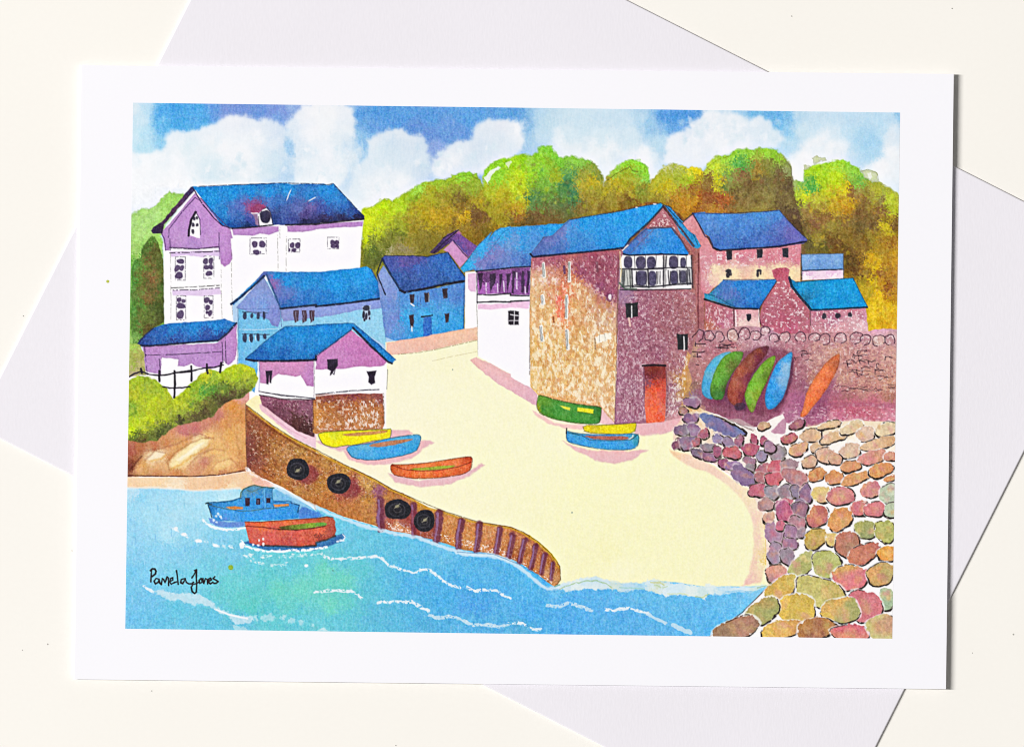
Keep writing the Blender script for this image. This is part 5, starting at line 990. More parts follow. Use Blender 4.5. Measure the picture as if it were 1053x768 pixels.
for cx, cy, t in ((1000, 560, 'C1'), (170, 640, 'C2'), (500, 90, 'D2'), (585, 150, 'D2')):
    fill(ell(t, cx, cy, 66, 52, 20), "#7a2c34", a=0.6, soft=1.4, wob=1.0, tex=0.15)
for k, (t, cx, cy, rx, ry, sp, lab) in enumerate((('C1', 955, 538, 62, 58, (955, 545), "first tyre from the landward end"), ('C2', 124, 615, 62, 56, (122, 605), "second tyre, above the red boat"),
                                      ('D2', 442, 45, 70, 56, (440, 28), "third tyre, beside a purple upright"), ('D2', 587, 106, 58, 58, (590, 102), "fourth tyre, nearest the wall's seaward end"))):
    et = E("tyre", e_hw, lab)
    ox, oy = ORG[t]; ax, ay = ox + cx / 5.265, oy + cy / 5.265
    fill(ell(t, cx, cy, rx, ry, 0, 20, 0.05, k + 2), "#26242a", tex=0.3, ts=1.6, eid=et, wob=0.5)
    stroke(ell(t, cx - 4, cy + 2, rx * .62, ry * .6, 0, 18) , 1.0, "#45424a", a=0.5, dry=0.4, close=True)
    stroke(ell(t, cx, cy, rx * .3, ry * .3, 0, 12) , 0.8, "#504c4c", a=0.5, dry=0.4, close=True)
    dots(t, [(sp[0], sp[1], 11, 9)], "#8a8464", a=0.75)
    stroke(P(f"{t} {sp[0]-14},{sp[1]+10} {sp[0]},{sp[1]} {sp[0]+15},{sp[1]-14}"), 0.8, "#a09a7c", a=0.6, dry=0.3)
fleck("C1 660,510 700,540 800,600 880,650 860,660 760,600 670,560", "#f6e4e0", 0.5, 1.2, 1.0, 0.8)

# foam at the foot of the wall and along the beach
def wave(pts, width, lab, col="#e6f2f8", a=0.85, dry=0.25, **k):
    ew = E("painted_wave", e_sea, lab)
    big = width < 3.0
    dotted = lab.startswith("dotted")
    if not dotted: stroke(pts, width * (1.45 if big else 1.0), col, a=a, jit=1.1, dry=(dry + 0.3 if big else dry), eid=ew, dscale=2.1, **k)
    if big:                                                        # dry brush crumbs beside the stroke
        p = P(pts)
        rw = random.Random(int(p[0][0] * 10))
        for i in range(len(p) - 1):
            for q in range(max(1, int(math.hypot(p[i + 1][0] - p[i][0], p[i + 1][1] - p[i][1]) / (2.2 if dotted else 4)))):
                t = rw.random(); x = p[i][0] * (1 - t) + p[i + 1][0] * t; y = p[i][1] * (1 - t) + p[i + 1][1] * t + rw.uniform(-1.4, 1.6)
                fill(ell('P', x, y, rw.uniform(.7, 1.9), rw.uniform(.5, 1.1), rw.uniform(-20, 30), 8, .3, q), col, a=a * rw.uniform(.5, 1), wob=.6, wsc=2, tex=0, eid=ew)
wave("C1 830,640 900,668 1000,718 1053,742 D2 0,30 60,62 150,98 300,146 450,180 560,200 680,245 760,268 850,290 950,288 1053,322", 3.4, "pale foam line along the foot of the harbour wall", "#c8e2f2", 0.8, 0.1, soft=0.8)
wave("HW 0,365 60,370 130,380 240,385 330,400 430,440 520,500 600,575 660,620 700,640 790,630", 3.6, "foam below the ribbed end of the harbour wall", "#c4e2f2", 0.85, 0.1, soft=0.8)
stroke("HW 0,355 150,365 270,370 380,410 520,470 620,530 680,580", 0.8, "#3c6c9c", a=0.6, dry=0.3)
ef = E("painted_wave", e_sea, "shore foam where the sea meets the sand")
fill("D3 235,465 290,438 380,418 460,408 520,425 560,432 600,440 700,442 740,428 800,424 860,440 950,450 1053,460 D4 0,448 100,462 200,462 320,456 320,470 250,490 150,490 80,510 20,500 0,525 D3 1053,528 980,512 900,508 840,515 780,498 730,478 680,482 600,492 540,478 480,480 420,475 360,480 310,492 280,478", idw("D3 300,450,#cce4ec 400,430,#cfe8f0 460,420,#c4e0ea 350,465,#e4f0ec 450,460,#dcecec 520,440,#d4e8ec 560,455,#d4e4d4 620,470,#bcdcec 700,460,#a8d8ec 760,440,#dcecec 800,460,#d4e0c0 830,490,#e0f0f4 900,470,#d8ecf0 900,490,#d4ecf4 980,480,#e8f2e8 1040,500,#cfe6e0 D4 30,470,#e4f0ec 100,480,#c4e4f0 200,475,#d8ecf2 300,465,#cfe4dc", 3, 3, 4), a=0.92, soft=0.9, wob=2.0, wsc=3, tex=0.03, eid=ef)
for s_, wd, c_, a_ in (("D3 265,475 330,450 400,432 470,430 520,448 545,470", 1.3, "#8cb46c", .55), ("D3 760,440 810,438 830,455", 1.6, "#c4c878", .6), ("D3 780,455 820,465 850,462", 1.2, "#a8c890", .55), ("D3 590,465 640,470 720,475", 1.2, "#8cc8b4", .6),
                       ("D3 1000,515 1040,520 D4 20,505", 1.4, "#b4c870", .55), ("D3 850,500 900,498 960,505", 1.0, "#c0d488", .5), ("D4 285,470 330,458 345,470", 1.6, "#8cb490", .6), ("D3 240,462 265,452", 1.6, "#4c9488", .6), ("D4 110,490 180,485 260,492", 1.5, "#7cc4ec", .6)):
    stroke(s_, wd, c_, a=a_, jit=0.9, dry=0.35, dscale=1.8)
for s_, wd, lab in (
    ("D1 275,150 300,158 335,180 380,205 420,216 470,228 510,240 560,244 625,248", 2.0, "dotted crest left of the two floating boats"),
    ("D1 120,460 145,475 175,490", 1.9, "short faint crest under the signature's start"),
    ("D2 35,285 50,302 80,310 150,312 250,305 320,296 360,310 385,345", 1.9, "curling crest right of the red boat"),
    ("D2 400,350 450,366 530,388 580,368 620,376 650,400 690,430 735,455 780,468", 1.7, "long broken crest below the harbour wall"),
    ("D2 820,468 860,484 920,480 980,484 1025,515 1053,526", 2.0, "short crest below the wall's ribbed end"),
    ("D1 1045,492 D2 0,492 60,485 120,484 190,487 220,502 248,524", 2.0, "crest in the green water near the middle"),
    ("D2 335,548 400,547 440,540 490,545 520,545 550,562 610,595", 2.0, "crest just right of the green water"),
    ("D2 610,618 640,626 672,630 720,622 760,630 800,648 840,668 930,668 990,682 1040,662", 2.2, "ragged crest above the lower edge of the picture"),
    ("D3 200,565 240,570 270,566 310,552 350,560 390,575 435,590", 2.4, "crest right of the wall's seaward end"),
    ("D3 510,585 560,590 600,582 640,580 680,592 740,605", 2.0, "crest near the middle of the beach foam"),
    ("D3 740,610 780,632 840,660", 3.4, "thick crest falling towards the lower edge"),
    ("D3 880,668 920,690 970,710", 4.2, "last crest near the pebble shore"),
    ("D3 0,660 60,660 100,680 130,695 160,690", 1.9, "crest at the lower edge, left of the beach")):
    wave(s_, wd, lab, "#e4f2f8" if wd < 2.1 else "#d0e8f2", 0.82 if wd < 2.1 else 0.7, 0.35 if wd < 2.1 else 0.25, soft=0.5)
eb_ = E("painted_wave", e_sea, "broad pale breaker beneath the signature")
fill("S 160,340 220,325 330,350 390,375 480,355 560,370 650,385 700,420 790,470 830,520 920,560 1000,585 D1 640,622 700,618 720,640 690,660 620,665 S 980,650 940,600 860,575 800,545 740,515 640,475 570,495 480,470 410,430 350,455 260,410 165,380", "#c4e4f0", a=0.82, soft=0.9, wob=1.6, wsc=2.5, tex=0.05, eid=eb_, mottle=(0.35, 4))
stroke("S 800,535 860,560 940,590 1010,610 D1 680,635", 1.6, "#ecf6fa", a=0.8, dry=0.3, eid=eb_)
for q in ((725, 632, 16, 14, 30), (770, 628, 14, 18, 20), (800, 632, 34, 16, -20), (875, 628, 12, 16, 20), (920, 645, 18, 20, 40), (970, 655, 20, 14, 30), (640, 690, 40, 16, 10), (1035, 670, 12, 8)):
    fill(ell('D1', *q, n=12, irr=.3, seed=int(q[0])), "#b4e2ec", a=0.65, soft=0.8, wob=1.5, wsc=2.5, eid=eb_)
fill("D2 10,700 40,680 65,700", "#c8e8f0", a=.7, wob=1)

# ---- two boats afloat
fill("BB 780,250 850,150 880,130 950,180 1053,245 D1 1053,80 900,90 BB 850,330", "#5aa8de", a=0.55, soft=1, wob=.8)
fill("D1 955,60 975,30 1000,35 1053,60 D2 10,55 40,75 D1 1053,92 960,98", "#3a70cc", a=0.85, soft=0.8, wob=1.0, tex=0.08)
e = E("painted_boat", None, "blue cabin boat afloat behind the red one")
fill("BB 155,440 250,470 400,490 545,480 545,540 400,550 250,535 170,490", "#5078d0", a=0.85, wob=.8)
fill("BB 130,280 200,280 330,270 420,255 505,225 850,250 D1 960,20 962,75 955,92 870,100 680,108 BB 545,490 470,485 330,475 250,480 200,450 165,340 150,310", idw("BB 200,300,#2474bc 400,280,#2884cc 250,400,#3a98e4 400,420,#3c9ae8 200,380,#2c84d4 600,420,#2c92ec 800,400,#2c90ea 600,330,#2c88d8 350,470,#4c88dc 900,330,#2c88dc D1 900,60,#2c8ae0 800,90,#3088e0 940,30,#2c80d0", 2.5), tex=0.07, eid=e, wob=0.6, rim=0.08)
ec = E("cabin", e)
fill("BB 505,230 510,160 525,130 590,105 640,95 740,110 850,120 840,180 852,250 855,340 720,352 540,340", idw("BB 560,150,#4c90b8 650,130,#5088ac 560,300,#2484dc 700,250,#2484da 800,160,#3c88c0 800,230,#3478bc 820,300,#2c88dc", 2.5), tex=0.1, eid=ec, wob=0.6, rim=0.12)
stroke("BB 500,235 505,170 530,135 600,105 650,92 740,112 860,122", 1.0, "#3c5848", a=0.75, dry=0.25); stroke("BB 570,145 620,165 690,135 740,120", 1.2, "#4c6a64", a=0.6, dry=0.3)
stroke("BB 840,140 850,250 858,330", .7, "#2c5c8c", a=.7, dry=.3); stroke("BB 765,170 770,230 835,230", .6, "#2c5c8c", a=.7, dry=.3); stroke("BB 755,140 765,330", 1.2, "#5cb4ec", a=.7)
for q in ("BB 548,228 600,228 596,318 550,318", "BB 672,235 715,235 710,305 668,300", "BB 780,232 825,232 822,285 778,285"):
    ew = E("window", ec); fill(q, "#33283c", wob=0.4, tex=0.15, eid=ew)
stroke("BB 690,250 688,290", .6, "#7c8cb4", a=.7)
fill("BB 340,330 430,318 525,330 525,352 440,355 370,348", "#c08048", wob=0.5, tex=0.15); fill("BB 855,300 1020,292 1020,315 870,330", "#c8824c", wob=0.4, tex=0.15)
stroke("BB 130,285 200,278 330,270 420,255 500,228", 1.2, "#1f5a88", a=0.8, dry=0.2); stroke("BB 160,310 250,325 380,355 500,370 640,365 760,345 900,335 1020,318", 0.8, "#3c6060", a=0.7, dry=0.4)
stroke("BB 860,270 1020,265 1050,275", 1.6, "#1f5a94", a=0.7); stroke("BB 150,310 165,360 190,440", 1.0, "#1c3c5c", a=0.8, dry=0.2); stroke("BB 120,290 150,280 160,300 190,300", .9, "#3a4a48", a=.8, dry=.3)
stroke("D1 920,10 962,22 955,60", 0.8, "#1c4470", a=0.8, dry=0.3)
wave("BB 90,460 140,510 220,555 350,575 480,565 550,555", 1.6, "white foam round the blue boat's bow", "#eef8fc", 0.85, 0.2)
dots("BB", [(258, 400, 15, 15), (235, 425, 12, 13), (285, 430, 16, 14), (210, 470, 14, 16), (240, 490, 14, 8), (290, 445, 8, 12)], "#cfe8f8", a=0.85)
fill("D1 655,225 700,240 800,268 950,270 1053,262 D2 60,245 135,222 160,190 150,175 100,190 0,225 D1 690,215", "#2a5c9c", a=0.9, soft=0.8, wob=.8, tex=.1)
e = E("painted_boat", None, "red boat with a green inside afloat in front of the blue one")
fill("D1 666,112 760,112 900,102 1053,92 D2 0,92 60,84 92,90 104,112 108,160 100,190 60,208 0,222 D1 1053,240 960,246 860,240 800,242 745,240 692,225 680,170", idw("D1 750,125,#e06038 900,120,#d86438 720,170,#cc5448 800,190,#d05048 950,190,#d45040 900,220,#b84440 1040,200,#c84c38 800,225,#c44a44 D2 30,160,#e85c3c 20,200,#8c3c34 90,120,#a8483c 60,100,#b86034 95,170,#9c4438", 2.8), tex=0.1, eid=e, wob=0.5, rim=0.1)
stroke("D1 670,135 760,140 850,152 950,150", 1.1, "#7a3028", a=0.7, dry=0.2)
fill("D1 850,140 930,128 1053,115 D2 45,115 60,122 50,132 0,138 D1 1053,142 940,155 870,155", idw("D1 880,148,#5c4c24 950,140,#6c7c28 1040,128,#8aa030 D2 30,124,#5c9038", 2), tex=0.15, wob=0.5)
stroke("D1 850,152 950,156 1053,144 D2 50,134", 1.0, "#4c2c1c", a=0.7, dry=0.2)
stroke("D1 668,112 760,112 900,102 1053,92 D2 60,84 95,90", 0.8, "#5a2c2c", a=0.7, dry=0.3)
stroke("D1 760,240 860,243 960,248 1053,240 D2 0,225 60,208 104,188", 1.6, "#3c3434", a=0.7, dry=0.2)
wave("D1 650,215 665,240 720,262 800,272 900,268 1000,266 1053,258 D2 60,248", 1.5, "white foam under the red boat", "#f0f8fc", 0.9, 0.3)
wave("D2 145,180 158,195 150,212 110,220", 1.0, "thin ripple at the red boat's stern", "#d4e8f4", 0.9, 0.1)
wave("D1 640,285 690,310 730,325 800,345 860,345 910,332", 1.7, "dotted spray trailing below the red boat", "#e0f4f6", 0.85, 0.55)
wave("D1 670,290 760,300 880,298 1000,290 1053,288 D2 30,292", 1.6, "dotted spray right under the red boat", "#e0f4f6", 0.85, 0.6)
dots("D1", [(712, 235, 6, 7), (740, 238, 7, 6), (768, 205, 5, 8), (745, 212, 4, 6), (768, 232, 7, 9), (652, 240, 14, 16), (340, 180, 14, 10), (420, 215, 18, 9), (510, 240, 13, 8), (295, 150, 10, 12), (1000, 350, 10, 9)], "#f2f8fb", a=0.9)

# ---- boats on the sand
def boat(label, hull, hc, inner=None, ic="#b07048", shadow=None, outline="#3a4a3c"):
    if shadow: fill(shadow, "#e4a8b4", a=0.85, soft=1.0, wob=1.2, tex=0.05, rim=0.05)
    e = E("painted_boat", None, label)
    hull = chaikin(P(hull), 1)
    if inner: inner = chaikin(P(inner), 1)
    fill(hull, idw(hc, 2.6, 1.5), tex=0.07, eid=e, wob=0.5, rim=0.12)
    if inner: fill(inner, ic, tex=0.15, wob=0.5, rim=0.15)
    stroke(hull, 0.8, outline, a=0.55, dry=0.4, close=True)
    return e
boat("yellow boat beside the boathouse base", "C2 10,345 60,335 200,330 390,322 408,318 405,365 385,385 340,378 200,410 165,408 100,424 40,405 20,375",
     "C2 60,380,#f6ea08 150,390,#f8ee0c 300,375,#f4ea10 370,370,#ece01c 200,360,#f0e410 100,352,#d8dc24", "C2 130,350 250,338 390,325 385,340 300,352 180,362", "#d08c40",
     "C2 0,385 40,410 130,440 300,430 380,400 520,350 500,325 400,325 390,380", "#4c5428")
boat("blue boat drawn up beside the yellow one", "C2 165,428 180,412 280,400 400,370 520,352 555,350 570,362 560,410 540,445 440,472 300,492 200,480 172,445",
     "C2 200,450,#48a0d4 250,470,#3c9cdc 350,440,#3498e0 450,440,#3094de 530,420,#3098dc 250,410,#5cb0d4 450,370,#54a8d0 550,370,#44a0d4", "C2 280,408 380,388 480,375 535,372 480,395 400,412 310,420", "#b47c5c",
     "C2 150,440 180,490 280,515 400,510 520,480 580,430 640,395 620,382 560,385 540,440", "#24465c")
boat("orange red boat alone on the open sand", "C2 405,510 440,515 600,505 740,482 835,468 848,485 840,540 800,565 720,580 560,592 430,575 405,550",
     "C2 430,530,#d0582c 500,560,#e4602c 650,570,#e4602c 800,540,#d8582c 600,520,#ec7c3c 750,495,#e8703c 830,485,#d0502c 480,520,#e07040", "C2 500,535 600,528 760,515 740,530 640,545 540,545", "#a4a830",
     "C2 390,560 430,610 560,635 720,620 830,575 915,515 890,508 830,550 560,600", "#5c2c1c")
stroke("C2 408,515 480,540 560,548 660,545 770,525 840,500", 0.8, "#7a2c18", a=0.7, dry=0.3)
fill("C3 120,220 180,250 240,290 400,300 400,325 300,320 200,290 130,245", "#ecb4b4", a=0.8, wob=1.0, soft=.8)
e = boat("dark green boat against the warehouse wall", "C3 148,142 165,138 250,165 380,190 490,200 492,230 485,285 460,295 350,290 240,270 160,240 140,200",
     "C3 170,170,#5c942c 180,210,#3c8430 250,220,#3c8c30 350,250,#3c8c30 420,260,#449034 470,230,#3c7c34 300,200,#4c9438 145,215,#a8a420", None, outline="#3a3c1c")
fill("C3 268,195 322,205 320,220 290,212", "#e8e034", wob=0.4); fill("C3 362,205 450,215 448,238 375,228 360,225", "#e4e024", wob=0.4); stroke("C3 362,228 448,240", .7, "#5c6c1c", a=.7)
boat("small yellow boat wedged behind the blue one", "C3 390,300 500,300 660,290 684,288 670,345 560,350 400,340", "C3 420,320,#e8d418 520,325,#ecdc18 640,320,#e8dc18 660,300,#dcc818 450,308,#d0b820", shadow=
     "C3 680,300 800,285 920,262 900,320 840,345 720,360 670,345", outline="#5c5420")
boat("blue boat with brown inside near the warehouse door", "C3 302,320 312,335 400,350 560,352 690,345 697,375 685,420 640,435 500,432 400,415 320,395 302,380",
     "C3 330,370,#3490dc 400,390,#3494e0 550,415,#3494e2 640,410,#3490dc 680,380,#3c98b0 340,345,#3c98c0 600,352,#4ca0c8", "C3 390,358 480,358 640,360 640,378 540,382 440,375", "#a05c50",
     "C3 280,385 310,400 420,435 640,440 700,430 745,438 700,455 660,490 560,510 460,490 340,430", "#24465c")
stroke("C3 304,318 302,345", 1.0, "#2c2c34", a=.8); stroke("C3 640,378 660,365 662,355", 1.2, "#e4e4d4", a=.8)
stroke("C3 310,340 390,358 430,380 540,385 650,380 690,350", 0.8, "#2c4048", a=.6, dry=.3)
# sand shadow at the door and below the rocks
fill("C3 690,298 760,290 850,282 930,262 905,300 860,330 740,345 690,340", "#e8acb0", a=0.75, wob=1.2, soft=0.9, tex=0.05)
fill("C3 862,430 900,445 985,462 1053,490 C4 0,495 70,540 170,612 240,648 290,715 300,763 D4 318,60 335,160 335,330 300,440 200,458 240,380 262,250 262,120 220,20 C4 225,735 150,650 60,580 0,545 C3 980,530 880,465", idw("C3 880,440,#f0c090 1000,490,#f2ccb4 C4 50,550,#f0c8b4 150,640,#f4d8bc 240,680,#f4dcb0 D4 270,50,#f4dcb8 260,100,#f2c8b8 280,200,#f2c8b4 270,330,#f0c4b0 230,430,#ecb8b0 318,200,#f4e4b0 310,330,#f4e4b4 330,300,#e8c878", 2.5), a=0.9, soft=1.2, wob=1.0, tex=0.04)
stroke("D4 318,100 330,200 330,300 326,340", 1.4, "#dcb440", a=0.6, dry=0.3)

# ---- rocks and pebbles
e_rb = E("painted_rock_bank", None, "bank of purple and crimson rocks edging the sand")
fill("C3 880,340 900,300 930,262 960,190 1000,190 1053,225 C4 0,222 60,245 200,310 280,325 350,270 420,240 440,290 420,430 480,490 560,600 580,720 560,763 D4 540,160 490,260 470,330 430,400 340,460 332,330 325,120 300,20 C4 296,745 262,690 235,640 170,605 120,560 60,515 0,490 C3 1053,475 985,440 900,425 880,400",
     idw("C4 100,250,#f2e8dc 300,300,#f4ece4 400,350,#f6f0ea 200,480,#f0dcd0 100,500,#ecd0c4 450,600,#f4ece6 350,700,#f0dccc D4 400,100,#f0dcd0 350,300,#f2dcc8 C3 960,300,#ecc8b4 930,420,#f0d8c4 970,200,#d0a060 1010,260,#e4c8a0", 2.5), tex=0.04, eid=e_rb, wob=0.6)
fill("C4 120,270 180,262 270,310 275,330 230,325", "#c8b4b0", a=0.6, wob=0.8); fill(chaikin(P("C4 350,335 430,262 470,236 468,300 440,345 380,350"), 2), "#a86484", a=0.75, wob=1.0, tex=.1)
fill("C4 190,320 240,340 280,430 330,470 300,380 240,330", "#f2e4dc", a=.5)
stroke("C4 60,250 160,285 260,330", 0.8, "#5a4a44", a=0.6, dry=0.4)
e_pb = E("painted_pebble_beach", None, "pebble beach of rounded stones with white gaps")
fill("C4 440,290 560,310 640,290 800,275 1060,285 P 940,660 725,662 D4 30,735 205,605 342,462 430,400 470,330 490,260 540,160 560,20 C4 575,700 560,600 480,490 420,430", idw("C4 600,340,#f4e8d4 800,300,#f6e8cc 1000,310,#f4e4c8 560,450,#f9f6f2 800,480,#faf7f4 700,640,#faf8f6 450,440,#f6f0ec D4 700,300,#faf8f6 900,500,#faf8f6 400,550,#faf8f4 620,620,#faf8f6", 2.5), tex=0.02, eid=e_pb, wob=0.6)
stroke("C4 440,450 500,520 560,620 580,720 D4 560,20", 1.0, "#c8ccc8", a=0.55, dry=0.4)
fill("C4 560,300 700,285 860,275 1030,290 1030,330 880,330 760,370 600,400 540,380", "#ecd0a8", a=0.6, soft=1.5, wob=2, mottle=(.6, 6))

stroke("D4 20,735 100,680 205,598 340,462", 1.0, "#4a3830", a=0.7, dry=0.25)
STN = [0]
def hexs(c): return '#%02x%02x%02x' % tuple(int(round(max(0, min(1, v)) * 255)) for v in c)
def mute(h, k, to):
    return hexs(hexc(h) * (1 - k) + hexc(to) * k)
def rock(parent, name, t, cx, cy, rx, ry, rot, c1, c2, pen=0.9, irr=0.09, dark=0):
    STN[0] += 1; k = STN[0]
    rn = random.Random(k)
    es = E(name, parent)
    s = SC[t]; pl = ell(t, cx, cy, rx * (1.05 if dark else 1.10), ry * (1.05 if dark else 1.10), rot, 30, irr, k * 13 + 5, 2.3)
    px = ORG[t][0] + cx / s; py = ORG[t][1] + cy / s
    if dark: c1 = mute(c1, .22, "#9c90a0"); c2 = mute(c2, .22, "#a88c90")
    else: c1 = mute(c1, .24, "#c8a478"); c2 = mute(c2, .20, "#b89474")
    big = ell(t, cx, cy, rx * 1.2, ry * 1.2, rot, 20, irr, k * 13 + 5, 2.3)
    fill(big, "#f7f5f4" if not dark else "#f3e8e2", a=0.7 if not dark else 0.4, soft=0.8, wob=0.8, tex=0)
    fill(pl, two(c1, c2, px, py, max(rx, ry) / s, k * 5 + 1), tex=0.15, ts=2.0, eid=es, wob=1.7, wsc=3.0, rim=0.05, soft=0.55)
    pal = ["#e8c078", "#d88c88", "#c8a068", "#e4a060", "#cc7078", "#b8a860"] if not dark else ["#a094a8", "#c4586a", "#8c7c98", "#e0906c", "#84586c", "#9c9ca4", "#d87880"]
    for b in range(5):                                   # wet-in-wet blooms
        a = rn.uniform(0, 6.28); q = rn.uniform(.15, .8)
        fill(ell(t, cx + rx * q * math.cos(a), cy + ry * q * math.sin(a), rx * rn.uniform(.2, .42), ry * rn.uniform(.2, .42), rn.uniform(0, 90), 10, .3, k + b), rn.choice([c1, c2] + pal), a=rn.uniform(.2, .45), soft=1.3, wob=1.6, wsc=2.5, tex=0.12)
    n = len(pl); arr = sorted(range(n), key=lambda i: pl[i][0] * .35 + pl[i][1])
    lo = arr[-1]; lft = rn.randint(4, 10); rgt = rn.randint(4, 10)
    arc = [pl[(lo + d) % n] for d in range(-lft, rgt + 1)]
    stroke(arc, pen * rn.uniform(.85, 1.25), "#2c2422", a=0.95, jit=0.9, dry=0.5, soft=0.45, dscale=4.0, taper=True)
    stroke(arc, pen * 0.55, "#4a3830", a=0.6, jit=0.8, dry=0.5, soft=0.4, dscale=3.0)
    if rn.random() < (.6 if dark else .35):
        up = arr[0]; arc = [pl[(up + d) % n] for d in range(-rn.randint(1, 5), rn.randint(2, 6))]
        stroke(arc, pen * 0.7, "#3a302c", a=0.6, jit=0.6, dry=0.6, soft=0.4, dscale=3.0)

ROCKS = [  # dark bank
 ('RB', 230, 40, 80, 60, 0, "#84587c", "#a06a88"), ('RB', 130, 130, 50, 45, 0, "#a8704c", "#8a5458"),
 ('RB', 215, 215, 80, 62, 0, "#6c4468", "#7c5884"), ('RB', 120, 340, 85, 62, -15, "#6c4c6c", "#74687c"), ('RB', 250, 340, 70, 70, 0, "#7c5480", "#8c648c"), ('RB', 355, 380, 55, 55, 0, "#b04c5c", "#984c68"),
 ('RB', 75, 490, 55, 60, 0, "#643448", "#7c4058"), ('RB', 175, 480, 75, 85, 0, "#705478", "#8c7088"), ('RB', 275, 470, 50, 45, -20, "#a85058", "#b4585c"),
 ('RB', 300, 590, 95, 45, 22, "#584858", "#80587c"), ('RB', 400, 530, 75, 55, 20, "#80788c", "#7c7078"), ('RB', 440, 630, 95, 48, 0, "#8c4c64", "#7c5078"), ('RB', 500, 570, 50, 60, 0, "#804460", "#983c60"),
 ('RB', 545, 292, 235, 74, 25, "#5064a0", "#6a4880"),
 ('RB', 510, 435, 65, 52, 10, "#74649c", "#8c80b0"), ('RB', 625, 480, 72, 55, 35, "#8c7c9c", "#84587c"), ('RB', 740, 460, 45, 65, 0, "#8c4c68", "#7c4460"), ('RB', 660, 585, 95, 70, 0, "#b84458", "#c44c54"),
 ('RB', 895, 445, 40, 60, -10, "#b03c54", "#a84460"), ('RB', 860, 550, 90, 62, -10, "#a83c58", "#b4445c"), ('RB', 1000, 460, 42, 45, 25, "#b84058", "#a4446c"), ('RB', 985, 620, 62, 62, 20, "#9888a4", "#84789c"),
 ('RB', 565, 700, 50, 60, -20, "#94345c", "#8c4468"), ('RB', 680, 730, 85, 50, 10, "#7c609c", "#8c5c94"), ('RB', 850, 680, 70, 50, 20, "#9c6484", "#90607c"), ('RB', 860, 745, 50, 42, 20, "#888484", "#806c78"),
 ('C4', 210, 575, 80, 40, 35, "#80648c", "#6c5080"), ('C4', 395, 455, 45, 42, 25, "#a08490", "#848078"), ('C4', 350, 420, 30, 34, 0, "#9c7090", "#a87c94"),
 ('C4', 320, 545, 40, 36, 0, "#b85060", "#a86064"), ('C4', 300, 590, 34, 34, 0, "#b05c58", "#a06874"), ('C4', 380, 530, 42, 36, 0, "#d05060", "#c84458"), ('C4', 372, 590, 44, 40, 0, "#cc4c58", "#d4545c"), ('C4', 455, 520, 42, 38, 10, "#a88080", "#9c7c84"),
 ('C4', 490, 585, 68, 46, 30, "#a07088", "#c07068"), ('C4', 290, 655, 50, 40, 10, "#c05064", "#b86070"), ('C4', 365, 665, 38, 40, 0, "#8a8490", "#a09098"), ('C4', 440, 662, 42, 42, 0, "#908090", "#84747c"), ('C4', 497, 660, 34, 36, 0, "#7a6880", "#6c5878"), ('C4', 545, 675, 36, 48, 0, "#7a5a80", "#8c6080"),
 ('C4', 330, 730, 42, 36, 0, "#a07870", "#b88480"), ('C4', 425, 735, 45, 38, 0, "#b86080", "#cc6070"), ('C4', 520, 740, 40, 36, 0, "#705878", "#7c6484"),
 ('D4', 345, 92, 30, 34, 0, "#e8b88c", "#e0a484"), ('D4', 432, 60, 48, 55, 0, "#a85078", "#b8486c"), ('D4', 515, 45, 38, 46, 0, "#705068", "#84586c"), ('D4', 500, 125, 44, 44, 10, "#a86c78", "#b87880"),
 ('D4', 380, 180, 52, 62, 0, "#a87898", "#9c7890"), ('D4', 408, 135, 26, 26, 0, "#d05068", "#c85870"), ('D4', 465, 172, 42, 40, 0, "#a06c90", "#946c90"), ('D4', 522, 174, 24, 28, 0, "#9a8088", "#8c7484"),
 ('D4', 455, 238, 42, 40, 0, "#98688c", "#8c6484"), ('D4', 378, 285, 42, 55, 0, "#a88098", "#8c8498"), ('D4', 445, 300, 38, 46, 0, "#a08094", "#88808c"), ('D4', 385, 395, 60, 46, -35, "#e8a078", "#e08c78")]
for r_ in ROCKS: rock(e_rb, "rock", *r_, irr=0.15, dark=1, pen=1.45)
